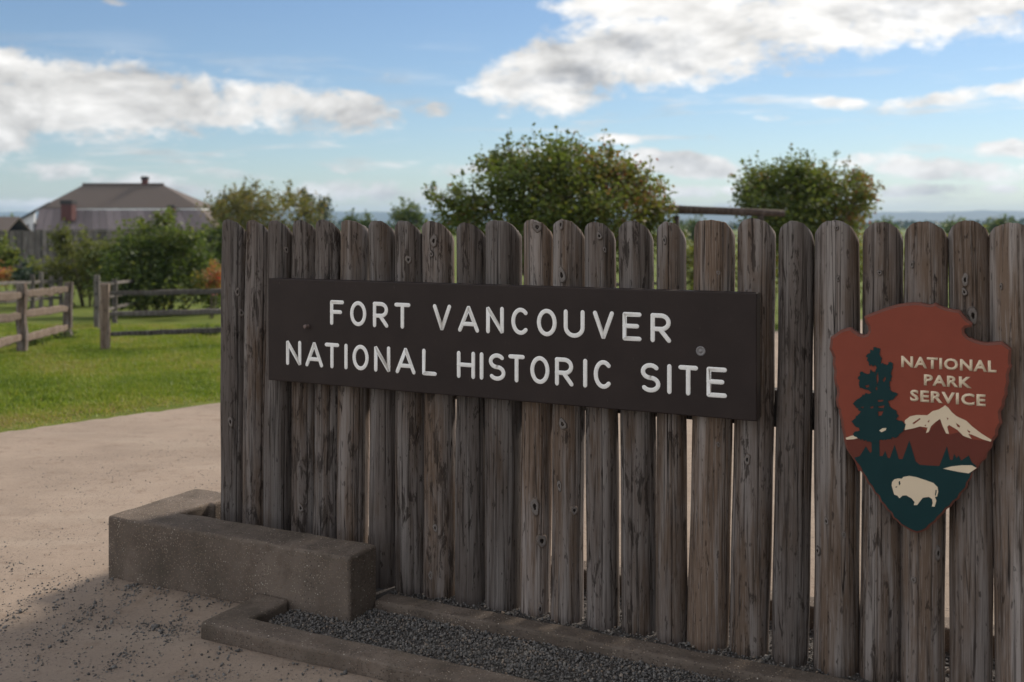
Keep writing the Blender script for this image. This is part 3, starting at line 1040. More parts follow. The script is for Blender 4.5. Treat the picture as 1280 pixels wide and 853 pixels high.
def emblem_panel():
    bm = extrude_poly(arrow, (), 0.030)
    for v in bm.verts:
        x, z, d = v.co
        v.co = (x, -d, z)
    bmesh.ops.recalc_face_normals(bm, faces=bm.faces[:])
    front = [f for f in bm.faces if f.normal.y < -0.9]
    bmesh.ops.inset_region(bm, faces=front, thickness=0.0085, depth=0.0)
    for f in bm.faces:
        f.material_index = 1
    fs = set(front)
    for f in fs:
        f.material_index = 0
        for v in f.verts:
            v.co.y = -0.0035
    return from_bm('panel', bm, [M['em_brown'], M['em_rim']], emb)


emblem_panel()
# y = -0.0035 is the face; pieces are proud of it in steps
HILLS = c2([(147, 206), (250, 200), (320, 230), (440, 215), (540, 146), (640, 125), (700, 160), (770, 70), (830, 178), (900, 160), (985, 208), (1118, 222), (1108, 265), (1082, 298), (1075, 330), (1042, 358), (1018, 392), (850, 420), (230, 420), (205, 345), (186, 312), (160, 270)])
slab('foothills', HILLS, M['em_dark'], 0.0046, 0.003)
SNOW = c2([(540, 82), (575, 55), (620, 46), (690, 48), (725, 20), (765, 10), (790, -5), (808, -18), (830, -2), (855, 30), (885, 55), (950, 85), (985, 120), (1050, 170), (1118, 212), (1112, 224), (1060, 208), (985, 176), (962, 172), (984, 205), (930, 185), (890, 145), (835, 112), (822, 125), (834, 172), (815, 168), (792, 120), (775, 72), (745, 92), (715, 120), (700, 158), (680, 166), (692, 130), (640, 122), (600, 134), (540, 146)])
slab('snow_cap', SNOW, M['em_cream'], 0.0060, 0.003,
     holes=[c2([(590, 100), (640, 66), (645, 74), (600, 108)]), c2([(818, 62), (832, 68), (824, 80)]), c2([(880, 98), (908, 118), (905, 130), (890, 124)]), c2([(955, 142), (978, 158), (970, 165), (960, 158)]), c2([(690, 92), (704, 76), (702, 96)]), c2([(670, 118), (682, 108), (680, 122)])])
slab('snow_strip', c2([(147, 198), (185, 184), (240, 178), (250, 196), (200, 207), (150, 210)]), M['em_cream'], 0.0060, 0.003)
MEADOW = c2([(205, 330), (240, 320), (280, 255), (310, 300), (320, 290), (318, 205), (370, 205), (372, 320), (392, 320), (410, 285), (425, 330), (440, 335), (472, 245), (500, 340), (525, 340), (570, 215), (612, 355), (640, 378), (700, 382), (770, 385), (820, 255), (840, 345), (858, 345), (868, 305), (885, 335), (898, 315), (915, 350), (965, 315), (985, 360), (1015, 385), (1000, 415), (980, 432), (972, 462), (946, 497), (942, 525), (902, 565), (888, 595), (856, 618), (838, 645), (806, 665), (786, 692), (755, 722), (733, 750), (700, 772), (680, 797), (650, 812), (620, 820), (585, 808), (550, 788), (516, 768), (494, 742), (470, 725), (455, 692), (430, 670), (410, 640), (387, 617), (374, 582), (345, 557), (326, 517), (302, 492), (286, 457), (262, 424), (246, 388), (215, 350)])
slab('meadow', MEADOW, M['em_green'], 0.0060, 0.003)
TREE = c1([(320, 975), (240, 950), (200, 930), (205, 905), (245, 895), (185, 835), (215, 800), (250, 770), (195, 715), (240, 680), (275, 650), (325, 648), (300, 628), (240, 615), (228, 545), (245, 505), (300, 520), (310, 490), (345, 520), (350, 470), (300, 455), (280, 400), (310, 365), (345, 340), (378, 355), (370, 385), (388, 415), (380, 450), (420, 460), (432, 440), (462, 450), (460, 480), (445, 510), (455, 535), (440, 590), (440, 620), (490, 650), (470, 680), (425, 700), (440, 735), (480, 760), (500, 800), (480, 820), (545, 850), (540, 880), (500, 930), (440, 955), (372, 962), (368, 975)])
def ragged(loop, step, amp, seed):
    rg = np.random.default_rng(seed)
    out = []
    for a, b in zip(loop, loop[1:] + loop[:1]):
        n = max(1, int(math.hypot(b[0] - a[0], b[1] - a[1]) / step))
        for i in range(n):
            t = i / n
            k = amp if i else 0.0
            out.append((a[0] + (b[0] - a[0]) * t + rg.normal(0, k), a[1] + (b[1] - a[1]) * t + rg.normal(0, k)))
    return out


slab('pine_tree', ragged(TREE, 0.0045, 0.0021, 5), M['em_green'], 0.0074, 0.003,
     holes=[c1([(350, 540), (362, 505), (366, 560), (356, 590)]), c1([(275, 598), (300, 590), (305, 604), (285, 612)]), c1([(392, 560), (410, 535), (415, 552), (400, 575)]), c1([(358, 692), (398, 690), (396, 702), (362, 706)]), c1([(362, 735), (405, 728), (400, 746), (366, 745)]), c1([(360, 770), (400, 765), (385, 795), (365, 800)]), c1([(310, 738), (330, 732), (332, 746), (315, 750)]), c1([(245, 740), (268, 735), (262, 748)]), c1([(345, 612), (356, 602), (358, 625), (348, 628)])])
slab('snow_patch', c2([(370, 148), (392, 133), (418, 132), (414, 146), (385, 160)]), M['em_cream'], 0.0086, 0.003)
slab('lake', c2([(796, 402), (850, 388), (920, 380), (985, 380), (1018, 398), (990, 418), (965, 434), (900, 424), (840, 412)]), M['em_cream'], 0.0074, 0.003)
BISON = c2([(455, 492), (470, 474), (495, 468), (520, 470), (530, 458), (570, 451), (620, 460), (680, 480), (730, 498), (758, 525), (763, 555), (755, 588), (740, 590), (750, 615), (745, 635), (738, 656), (720, 654), (726, 630), (722, 605), (700, 590), (660, 596), (645, 615), (622, 645), (600, 645), (606, 625), (585, 600), (550, 580), (525, 582), (505, 600), (490, 582), (470, 575), (460, 540), (453, 515)])
slab('bison', BISON, M['em_cream'], 0.0074, 0.003, holes=[c2([(498, 490), (508, 484), (512, 505), (502, 516)]), c2([(478, 522), (490, 520), (488, 528), (478, 529)]), c2([(740, 580), (745, 545), (752, 542), (752, 560), (746, 585)])])


def emblem_word(text, x0, x1, yb0, yt0, yb1, yt1):
    """word of bold capitals fitted between two traced pixel columns (enlarged tracing)"""
    cu = bpy.data.curves.new(text, 'FONT')
    cu.body = text
    cu.size = 1.0
    cu.offset = 0.033
    cu.space_character = 1.10
    cu.extrude = 0.0
    cu.resolution_u = 3
    to = bpy.data.objects.new('lettering', cu)
    COL.objects.link(to)
    dg = bpy.context.evaluated_depsgraph_get()
    me = bpy.data.meshes.new_from_object(to.evaluated_get(dg))
    bpy.data.objects.remove(to)
    co = np.zeros(len(me.vertices) * 3)
    me.vertices.foreach_get('co', co)
    co = co.reshape(-1, 3)
    lo, hi = co.min(0), co.max(0)
    A, B = c1([(x0, yb0)])[0], c1([(x1, yb1)])[0]
    At, Bt = c1([(x0, yt0)])[0], c1([(x1, yt1)])[0]
    u = (co[:, 0] - lo[0]) / (hi[0] - lo[0])
    w = (co[:, 1] - lo[1]) / (hi[1] - lo[1])
    zb, zt = (A[1] + B[1]) / 2, (At[1] + Bt[1]) / 2
    new = np.stack([A[0] + (B[0] - A[0]) * u, np.full(len(u), -0.0050), zb + (zt - zb) * w], -1)
    me.vertices.foreach_set('co', new.ravel())
    me.materials.clear()
    me.materials.append(M['em_cream'])
    bm = bmesh.new()
    bm.from_mesh(me)
    bmesh.ops.recalc_face_normals(bm, faces=bm.faces[:])
    r = bmesh.ops.extrude_face_region(bm, geom=bm.faces[:])
    for v in r['geom']:
        if isinstance(v, bmesh.types.BMVert):
            v.co.y += 0.0025
    bmesh.ops.recalc_face_normals(bm, faces=bm.faces[:])
    bpy.data.meshes.remove(me)
    bpy.data.curves.remove(cu)
    return from_bm('lettering', bm, M['em_cream'], emb)


emblem_word('NATIONAL', 516, 1150, 478, 402, 508, 428)
emblem_word('PARK', 667, 985, 598, 528, 612, 534)
emblem_word('SERVICE', 575, 1078, 705, 628, 732, 652)

# ------------------------------------------------------------------ concrete
def concrete(name, poly_st, z0, z1, label, bev=0.013, noise=0.004, seed=1):
    bm = bmesh.new()
    vs = [bm.verts.new((s, t, z0)) for s, t in poly_st]
    fc = bm.faces.new(vs)
    r = bmesh.ops.extrude_face_region(bm, geom=[fc])
    for v in r['geom']:
        if isinstance(v, bmesh.types.BMVert):
            v.co.z = z1
    bmesh.ops.recalc_face_normals(bm, faces=bm.faces[:])
    ed_ = [e for e in bm.edges if max(v.co.z for v in e.verts) > z0 + 0.001]
    bmesh.ops.bevel(bm, geom=ed_, offset=bev, segments=3, affect='EDGES', profile=0.5)
    # cut the long runs so that the worn edges can waver
    smin, smax = min(p[0] for p in poly_st), max(p[0] for p in poly_st)
    for k in np.arange(smin + 0.03, smax, 0.035):
        g = bm.verts[:] + bm.edges[:] + bm.faces[:]
        bmesh.ops.bisect_plane(bm, geom=g, plane_co=(k, 0, 0), plane_no=(1, 0, 0))
    tmin, tmax = min(p[1] for p in poly_st), max(p[1] for p in poly_st)
    for k in np.arange(tmin + 0.03, tmax, 0.04):
        g = bm.verts[:] + bm.edges[:] + bm.faces[:]
        bmesh.ops.bisect_plane(bm, geom=g, plane_co=(0, k, 0), plane_no=(0, 1, 0))
    for v in bm.verts:
        x, y, z = v.co
        a = wob(np.float64(x * 1.0), np.float64(y + z), 9.0, seed)
        b = wob(np.float64(x + 3 * z), np.float64(y), 26.0, seed + 1)
        v.co += Vector((0, 0.6 * noise * b, noise * (a * 0.7 + b * 0.5)))
    o = from_bm(name, bm, M['concrete'], None, smooth=False)
    o.location = (OX, OY, 0)
    o.rotation_euler = (0, 0, -TH)
    tag(o, label, 'kerb')
    return o


pl = concrete('concrete_planter', [(-1.79, -.335), (-.52, -.335), (-.52, -.150), (-1.54, -.150), (-1.54, .020), (-1.515, .020), (-1.515, .20), (-1.79, .20)], -0.20, 0.23,
              'raised rough concrete block wrapped round the left foot of the log row', seed=31)
pl['category'] = 'planter'
concrete('concrete_kerb', [(-.95, -.672), (3.2, -.672), (3.2, -.555), (-.80, -.555), (-.80, -.342), (-.95, -.342)], -0.20, 0.03, 'low worn concrete kerb in front of the gravel bed, nearest the camera', 0.014, 0.003, 41)
concrete('concrete_kerb', [(-.514, -.185), (3.2, -.185), (3.2, -.085), (-.514, -.085)], -0.20, 0.024, 'narrow sandy concrete kerb running right along the foot of the logs', 0.014, 0.004, 51)
concrete('concrete_kerb', [(-1.50, .36), (3.2, .36), (3.2, .48), (-1.50, .48)], -0.20, 0.075, 'concrete kerb behind the logs, glimpsed through the gaps', 0.012, 0.003, 61)

# gravel beds: soil sheet plus crushed stone
def bed_sheet(name, s0, s1, t0, t1, z):
    ss, tt = np.arange(s0, s1, 0.05), np.linspace(t0, t1, 8)
    S, T = np.meshgrid(ss, tt)
    Zz = z + 0.006 * wob(S, T, 7.0, 71)
    X, Y = OX + S * CT + T * ST, OY - S * ST + T * CT
    V = np.stack([X, Y, Zz], -1).reshape(-1, 3)
    nt_, ns = S.shape
    i = np.arange(nt_ * ns).reshape(nt_, ns)
    Fq = np.stack([i[:-1, :-1], i[:-1, 1:], i[1:, 1:], i[1:, :-1]], -1).reshape(-1, 4)
    tag(obj_np(name, V, Fq, M['bed'], smooth=True), kind='structure')


bed_sheet('gravel_bed', -0.82, 3.2, -0.58, -0.17, -0.016)
bed_sheet('gravel_bed', -1.60, 3.2, -0.17, 0.38, -0.008)

ICO = None


def stones(name, S, T, Zc, size, var, label):
    """crushed stones: squashed, randomly turned icosahedra"""
    global ICO
    if ICO is None:
        bm = bmesh.new()
        bmesh.ops.create_icosphere(bm, subdivisions=1, radius=1)
        bm.verts.ensure_lookup_table()
        ICO = (np.array([v.co[:] for v in bm.verts]), np.array([[v.index for v in f.verts] for f in bm.faces]))
        bm.free()
    n = len(S)
    bv, bf = ICO
    P = bv[None] * (1 + rng.uniform(-0.28, 0.28, (n, len(bv), 1)))
    P = P * (np.array([1.0, 0.8, 0.62])[None, None] * rng.uniform(0.75, 1.25, (n, 1, 3)))
    q = rng.normal(size=(n, 4))
    q /= np.linalg.norm(q, axis=1, keepdims=True)
    w, x, y, z = q.T
    Rm = np.stack([1 - 2 * (y * y + z * z), 2 * (x * y - z * w), 2 * (x * z + y * w), 2 * (x * y + z * w), 1 - 2 * (x * x + z * z), 2 * (y * z - x * w), 2 * (x * z - y * w), 2 * (y * z + x * w), 1 - 2 * (x * x + y * y)], -1).reshape(n, 3, 3)
    P = np.einsum('nij,nkj->nki', Rm, P) * size[:, None, None]
    C = np.stack([OX + S * CT + T * ST, OY - S * ST + T * CT, Zc], -1)
    V = (P + C[:, None]).reshape(-1, 3)
    Fq = (bf[None] + (np.arange(n) * len(bv))[:, None, None]).reshape(-1, 3)
    o = obj_np(name, V, Fq, M['stone'], attr=np.repeat(var, len(bv)))
    return tag(o, label, 'gravel', kind='stuff')


def bed_stones(n, s0, s1, t0, t1, z, dens=None):
    S, T = rng.uniform(s0, s1, n), rng.uniform(t0, t1, n)
    if dens is not None:
        k = dens(S, T) > rng.uniform(0, 1, n)
        S, T = S[k], T[k]
    n = len(S)
    sz = (0.0022 + 0.0040 * rng.uniform(0, 1, n) ** 1.8) * (1 + (rng.uniform(0, 1, n) > 0.88) * rng.uniform(0.2, 0.8, n))
    return S, T, z + 0.006 * wob(S, T, 7.0, 71) + sz * 0.35 + rng.uniform(0, 0.006, n), sz, rng.beta(1.5, 1.7, n)


A_ = bed_stones(22000, -0.80, 1.9, -0.556, -0.182, -0.016)
B_ = bed_stones(10000, -0.54, 2.1, -0.088, 0.37, -0.008)
Cc = [np.concatenate(p) for p in zip(A_, B_)]
stones('gravel', *Cc, 'grey crushed stone lying in the bed between the kerbs')


def scatter():
    n = 120000
    S, T = rng.uniform(-2.8, 1.2, n), rng.uniform(-1.75, -0.30, n)
    clump = wob(S, T, 11.0, 84) * 0.45 + wob(S, T, 24.0, 82) * 0.45 + 0.18
    # most of it has been kicked out of the bed past the corner of the kerb
    fall = np.exp(-(((S + 1.15) / 0.75) ** 2 + ((T + 0.62) / 0.42) ** 2)) * 1.3 + 0.55 * np.exp(-((T + 0.42) / 0.10) ** 2) * (S < -0.8) * (S > -1.75) + 0.10
    keep = (np.clip(clump + 0.02, 0, 1) ** 1.4 * fall * 1.15 + 0.030 > rng.uniform(0, 1, n)) & ~((S > -1.80) & (T > -0.35)) & ~((S > -0.96) & (T > -0.69))
    S, T = S[keep], T[keep]
    n = len(S)
    sz = (0.0012 + 0.0050 * rng.uniform(0, 1, n) ** 2.6) * (1 + (rng.uniform(0, 1, n) > 0.93) * rng.uniform(0.3, 1.3, n))
    X, Y = OX + S * CT + T * ST, OY - S * ST + T * CT
    Z = gz(Y) + 0.003 + 0.006 * wob(X, Y, 2.0, 5) + 0.003 * wob(X, Y, 9.0, 6)
    Z += 0.022 * np.exp(-((T + 0.72) / 0.10) ** 2) * (S > -1.0) + 0.028 * np.exp(-((T + 0.38) / 0.10) ** 2) * (S > -1.75) * (S < -0.9)
    stones('loose_stones', S, T, Z + sz * 0.25, sz, rng.beta(1.4, 2.0, n), 'dark stones scattered over the sand beside the low kerb')


scatter()


def grit():
    n = 9000
    S, T = rng.uniform(-4.2, -1.2, n), rng.uniform(-1.6, 2.6, n)
    keep = ~((S > -1.84) & (T > -0.38)) & (rng.uniform(0, 1, n) < np.clip(0.55 + 0.6 * wob(S, T, 3.0, 86), 0.08, 1))
    S, T = S[keep], T[keep]
    n = len(S)
    sz = 0.0012 + 0.0040 * rng.uniform(0, 1, n) ** 4
    X, Y = OX + S * CT + T * ST, OY - S * ST + T * CT
    Z = gz(Y) + 0.003 + 0.006 * wob(X, Y, 2.0, 5) + 0.003 * wob(X, Y, 9.0, 6)
    stones('path_grit', S, T, Z + sz * 0.2, sz, rng.beta(1.6, 2.0, n), 'fine dark grit strewn thinly over the open sandy path')


grit()

# ------------------------------------------------------------------ grass
def build_grass():
    P = []
    n = 340000
    Y = 7.2 + 15.5 * rng.uniform(0, 1, n) ** 1.35
    X = np.where(rng.uniform(0, 1, n) < 0.42, rng.uniform(-0.56, -0.20, n), rng.uniform(-0.75, 0.50, n)) * Y
    B = (X - E0[0]) * en.x + (Y - E0[1]) * en.y
    A = (X - E0[0]) * ed.x + (Y - E0[1]) * ed.y
    edge = B + 0.10 * wob(A, B, 1.4, 11) + 0.07 * wob(A, B, 5.0, 12)
    dens = np.clip((0.10 - edge) / 0.5, 0, 1)
    bare = (np.clip(wob(X, Y * 2.0, 1.1, 91) - 0.20, 0, 1) + 0.6 * np.clip(wob(X, Y * 2.0, 3.0, 95) - 0.25, 0, 1)) * np.clip(1.9 + edge / 1.8, 0.30, 1)
    keep = rng.uniform(0, 1, n) < np.clip(dens - bare * 1.6, 0, 1)
    X, Y, edge = X[keep], Y[keep], edge[keep]
    n = len(X)
    h = (0.022 + 0.022 * rng.uniform(0, 1, n) + 0.030 * np.clip(wob(X, Y, 1.7, 92), 0, 1) + 0.035 * np.clip(wob(X, Y * 1.6, 4.0, 96) - 0.15, 0, 1)) * np.clip(0.55 - edge * 0.5, 0.5, 1.25)
    w = rng.uniform(0.004, 0.008, n) * (0.6 + Y / 14)
    a = rng.uniform(0, 6.28, n)
    l1, l2 = rng.normal(0, 0.5, n) * h, rng.normal(0, 0.5, n) * h
    Z = gz(Y) - 0.02
    dx, dy = np.cos(a) * w, np.sin(a) * w
    V = np.stack([np.stack([X - dx, Y - dy, Z], -1), np.stack([X + dx, Y + dy, Z], -1), np.stack([X + l1, Y + l2, Z + h], -1)], 1).reshape(-1, 3)
    var = np.clip(0.52 + 0.20 * wob(X, Y * 1.5, 0.9, 93) + 0.26 * wob(X, Y * 1.3, 3.1, 94) + rng.normal(0, 0.17, n) + 0.25 * np.clip(edge + 0.8, 0, 1), 0, 1)
    o = obj_np('grass', V, np.arange(3 * n).reshape(-1, 3), M['grassblade'], attr=np.repeat(var, 3))
    tag(o, 'short green lawn grass beyond the sandy path', 'grass', kind='stuff')


build_grass()

# ------------------------------------------------------------------ rail fences
def rough_beam(name, a, b, w, h, m_, parent, seed=0, taper=0.0):
    """split or sawn beam from a to b (local), uneven along its run"""
    rg = np.random.default_rng(seed)
    a, b = Vector(a), Vector(b)
    d = b - a
    n = max(3, int(d.length / 0.18))
    dn = d.normalized()
    up = Vector((0, 0, 1)) if abs(dn.z) < 0.8 else Vector((0, 1, 0))
    sd_ = dn.cross(up).normalized()
    up = sd_.cross(dn).normalized()
    V, Fc = [], []
    for i in range(n + 1):
        t = i / n
        k = 1.0 - taper * (abs(t - 0.5) * 2) ** 3
        p = a + d * t + up * rg.normal(0, h * 0.06) + sd_ * rg.normal(0, w * 0.06)
        for cx, cy in ((-1, -.7), (-.7, -1), (.7, -1), (1, -.7), (1, .7), (.7, 1), (-.7, 1), (-1, .7)):
            q = p + sd_ * (cx * w / 2 * k * (1 + rg.normal(0, .06))) + up * (cy * h / 2 * k * (1 + rg.normal(0, .06)))
            V.append(q)
    for i in range(n):
        for j in range(8):
            q = (j + 1) % 8
            Fc.append((i * 8 + j, i * 8 + q, (i + 1) * 8 + q, (i + 1) * 8 + j))
    Fc += [tuple(range(8))[::-1], tuple(range(n * 8, n * 8 + 8))]
    return obj(name, V, Fc, m_, parent)


def rail_fence(root, posts_px, rails_z, wood, pw, ph, rw=0.06, rh=0.10, ext_l=None, ext_r=None, seed=0, postwood=None):
    """posts at feet (x, y, z) world; rails between them"""
    r0 = Vector(root.location)
    pts = [Vector(p) for p in posts_px]
    for k, p in enumerate(pts):
        q = p - r0
        hh = ph[k] if isinstance(ph, (list, tuple)) else ph
        rough_beam('post', q + Vector((0, 0, -0.25)), q + Vector((0, 0, hh)), pw, pw * 0.9, postwood or wood, root, seed + k)
    ends = ([Vector(ext_l)] if ext_l else []) + pts + ([Vector(ext_r)] if ext_r else [])
    for i in range(len(ends) - 1):
        for j, z in enumerate(rails_z):
            zz = z if not isinstance(z, (tuple, list)) else z[0]
            a, b = ends[i] - r0, ends[i + 1] - r0
            d = (b - a).normalized() * 0.03
            dz = random.uniform(-0.02, 0.02)
            rough_beam('rail', a + Vector((0, 0, zz + dz)) - d, b + Vector((0, 0, zz - dz)) + d, rw, rh, wood, root, seed + 50 + i * 7 + j, 0.35)


pA, pB = gp(27, 440), gp(85, 423)
fa = empty('split_rail_fence', pA)
tag(fa, 'split rail fence at the left edge, two posts and pale brown rails', 'fence')
dv = Vector(pA) - Vector(pB)
rail_fence(fa, [pA, pB], [0.20, 0.55, 0.87], M['rail'], 0.135, [1.04, 1.00], 0.06, 0.125, ext_l=tuple(Vector(pA) + dv * 0.9), seed=1, postwood=M['post'])
pC = gp(131, 439)
pD = gp(420, 425)
fb = empty('split_rail_fence', pC)
tag(fb, 'three rail grey wooden fence running behind the log row in front of the bush', 'fence')
dB = Vector(pD) - Vector(pC)
rail_fence(fb, [pC, tuple(Vector(pC) + dB * 1.0), tuple(Vector(pC) + dB * 2.0)], [0.25, 0.56, 0.88], M['greyrail'], 0.125, 1.02, 0.05, 0.085, ext_r=tuple(Vector(pC) + dB * 3), seed=20, postwood=M['rail'])
pE = gp(121, 411)
pF = (pE[0] - 1.15, pE[1] + 5.5, float(gz(pE[1] + 5.5)))
fc_ = empty('gate_fence', pE)
tag(fc_, 'grey fence with thin rails and a bolted post behind the fence opening', 'fence')
rail_fence(fc_, [pE, tuple(Vector(pE) * 0.62 + Vector(pF) * 0.38), pF], [0.34, 0.62, 0.90], M['greyrail'], 0.105, [1.10, 0.98, 1.0], 0.045, 0.07, seed=40)
for z in (0.44, 0.72, 0.95):
    lathe([(0.022, 0.0), (0.022, 0.012), (0.012, 0.02)], 10, 'bolt', M['soot'], fc_, (0.01, -0.062, z))
pG, pI = gp(36, 388), gp(78, 384)
fd = empty('picket_fence', pG)
tag(fd, 'low weathered grey fence far behind the pale split rails', 'fence')
v0, v1 = Vector(pG), Vector(pI)
rail_fence(fd, [tuple(v0.lerp(v1, k)) for k in (-0.9, 0.1, 0.35, 0.65, 0.95)], [0.30, 0.55, 0.80], M['greyrail'], 0.11, [1.0, 1.02, 1.1, 0.96, 0.93], 0.05, 0.09, seed=60)

# log cross-beam frame between the trees
hb0, hb1 = at(838, 262, 19.0), at(981, 267, 19.0)
lf = empty('log_gateway', (hb0[0], hb0[1], float(gz(19.0))))
tag(lf, 'single horizontal log on two posts between the two round trees', 'gateway')
z0 = float(gz(19.0))
V, Fc = tube([(-0.05, 0, hb0[2] - z0), (0.7, 0, hb0[2] * 0.67 + hb1[2] * 0.33 - z0), (1.4, 0.01, hb0[2] * 0.33 + hb1[2] * 0.67 - z0), (hb1[0] - hb0[0], 0.02, hb1[2] - z0)], [0.078, 0.075, 0.07, 0.062], 10, jitter=0.12)
obj('beam', V, Fc, M['darklog'], lf, smooth=True)
for xx in (0.10, at(951, 0, 19)[0] - hb0[0]):
    V, Fc = tube([(xx, 0.01, -0.3), (xx + 0.01, 0, 0.9), (xx, 0, hb1[2] - z0 - 0.04)], [0.075, 0.07, 0.06], 9, jitter=0.1)
    obj('post', V, Fc, M['darklog'], lf, smooth=True)

# ------------------------------------------------------------------ vegetation
def leaves(C, size, var, up=0.3):
    """diamond leaves at centres C -> verts, quads, attr"""
    n = len(C)
    d = rng.normal(size=(n, 3))
    d[:, 2] = d[:, 2] * 0.6 - up * 0.3
    d /= np.linalg.norm(d, axis=1, keepdims=True)
    r = rng.normal(size=(n, 3))
    s = np.cross(d, r)
    s /= np.linalg.norm(s, axis=1, keepdims=True) + 1e-9
    L = size * rng.uniform(0.7, 1.3, n)
    a = C - d * L[:, None] * 0.5
    b = C + d * L[:, None] * 0.5
    m1 = C + s * L[:, None] * 0.30 - d * L[:, None] * 0.06
    m2 = C - s * L[:, None] * 0.30 - d * L[:, None] * 0.06
    V = np.stack([a, m1, b, m2], 1).reshape(-1, 3)
    return V, np.arange(4 * n).reshape(-1, 4), np.repeat(np.clip(var, 0, 1), 4)


def plant(name, base, blobs, nleaf, leafsize, lm, label, cat, trunk_r=0.08, group=None, sprigs=0, autumn=None, dens_shell=0.55, stems=False, limbr=0.5):
    """blobs: list of (x, y, z, rx, ry, rz) crown lobes relative to base"""
    root = empty(name, base)
    tag(root, label, cat, group)
    B = np.array(blobs, float)
    vol = B[:, 3] * B[:, 4] * B[:, 5]
    cnt = np.maximum(8, (nleaf * vol ** 0.75 / (vol ** 0.75).sum())).astype(int)
    CC, VV = [], []
    for b, c in zip(B, cnt):
        # small twig clusters inside each lobe, denser towards its skin
        nc = max(5, c // 14)
        u = rng.normal(size=(nc, 3))
        u /= np.linalg.norm(u, axis=1, keepdims=True)
        rr = rng.uniform(0, 1, nc) ** dens_shell
        ctr = b[:3] + u * rr[:, None] * b[3:] * rng.uniform(0.82, 1.12, (nc, 1))
        per = 14
        spread = 0.17 * b[3:].mean() + leafsize * 0.5
        pts = np.repeat(ctr, per, 0) + rng.normal(0, 1, (nc * per, 3)) * spread * np.array([1, 1, 0.75])
        tone = np.repeat(rng.normal(0, 0.16, nc), per)
        v = 0.42 + tone + rng.normal(0, 0.12, nc * per)
        CC.append(pts)
        VV.append(v)
    zmax = B[:, 2].max()
    SP = []
    for _ in range(sprigs):
        b = B[rng.integers(len(B))]
        u = rng.normal(size=3)
        u[2] = abs(u[2]) + 0.5
        u /= np.linalg.norm(u)
        p0 = b[:3] + u * b[3:] * 0.9
        ln = rng.uniform(0.18, 0.5) * b[3:].mean() + leafsize
        dd = u * 0.6 + np.array([0, 0, 0.7])
        k = int(10 + 8 * rng.uniform())
        t = rng.uniform(0, 1, k)
        CC.append(p0 + dd * (t * ln)[:, None] + rng.normal(0, leafsize * 0.5, (k, 3)))
        VV.append(0.5 + rng.normal(0, 0.12, k))
        SP.append((p0 - dd * ln * 0.3, p0 + dd * ln))
    CC, VV = np.concatenate(CC), np.concatenate(VV)
    if autumn is not None:
        VV = VV + autumn(CC)
    k = CC[:, 2] > 0.02
    V, Fq, at_ = leaves(CC[k], leafsize, VV[k])
    obj_np('crown', V, Fq, lm, root, attr=at_)
    # trunk and limbs
    Vt, Ft = [], []

    def addt(path, rad, seg=7):
        o = len(Vt)
        v, f_ = tube(path, rad, seg, jitter=0.15)
        Vt.extend(v)
        Ft.extend([tuple(i + o for i in q) for q in f_])
    fork = float(B[:, 2].min()) * 0.55
    if not stems:
        addt([(0, 0, -0.2), (0.03, 0.0, fork * 0.5), (0.0, 0.02, fork)], [trunk_r * 1.3, trunk_r, trunk_r * 0.9], 10)
    for b in B:
        st = np.array([0, 0, fork * 0.92]) if not stems else np.array([b[0] * 0.25, b[1] * 0.25, -0.1])
        e = b[:3] + np.array([0, 0, b[5] * 0.35])
        mid = st * 0.5 + e * 0.5 + rng.normal(0, 0.06, 3) * np.linalg.norm(e - st)
        rr = trunk_r * limbr
        addt([st, mid, e], [rr, rr * 0.6, rr * 0.2], 6)
        for _ in range(4):
            u = rng.normal(size=3)
            u[2] = abs(u[2]) * 0.8
            u /= np.linalg.norm(u)
            addt([mid * 0.3 + e * 0.7, e * 0.5 + (b[:3] + u * b[3:] * 0.6) * 0.5, b[:3] + u * b[3:] * 0.95], [rr * 0.35, rr * 0.22, rr * 0.08], 5)
    for a, b in SP:
        addt([a, (a + b) / 2, b], [trunk_r * 0.07, trunk_r * 0.05, trunk_r * 0.03], 4)
    obj('trunk' if not stems else 'stems', Vt, Ft, M['bark'], root, smooth=True)
    return root


def tree_px(name, Y, trunk_px, lobes_px, *a, depth=0.9, **kw):
    """lobes given as photo ellipses (x, y, rx, ry) at distance Y, with real depth of their own"""
    bx, bz = (trunk_px - 640) / F * Y, float(gz(Y))
    k = Y / F
    bl = []
    for j, (x, y, rx, ry) in enumerate(lobes_px):
        px = (x - 640) / F * Y - bx
        pz = H - (y - HY) / F * Y - bz
        dy = random.uniform(-1, 1) * depth
        bl.append((px * (1 + dy / Y), dy, pz + dy * (HY - y) / F, rx * k, (rx + ry) / 2 * k * 1.1, ry * k))
    return plant(name, (bx, Y, bz), bl, *a, **kw)


# big round tree behind the middle of the log row
tree_px('apple_tree', 18.0, 690,
        [(690, 232, 75, 48), (640, 214, 34, 30), (690, 205, 52, 30), (745, 216, 48, 30), (780, 236, 40, 34), (812, 268, 26, 26), (740, 262, 70, 40), (660, 262, 55, 40), (600, 258, 38, 26), (628, 236, 26, 26),
         (560, 254, 24, 14), (572, 274, 36, 20), (545, 246, 12, 10), (826, 262, 20, 26), (800, 238, 30, 26), (770, 215, 30, 22), (612, 206, 18, 16), (640, 300, 60, 36), (720, 305, 80, 40), (800, 300, 40, 30), (640, 196, 18, 16), (705, 192, 26, 14)],
        25000, 0.085, M['leaf_apple'], 'large round green tree with reddish tinge behind the middle of the log row', 'tree', trunk_r=0.12, sprigs=70,
        autumn=lambda C: 0.18 * np.clip(0.4 + 0.7 * C[:, 0], 0, 1) * np.clip(C[:, 2] - 1.6, 0, 1) + 0.16 * wob(C[:, 0], C[:, 2], 1.6, 17) - 0.04)
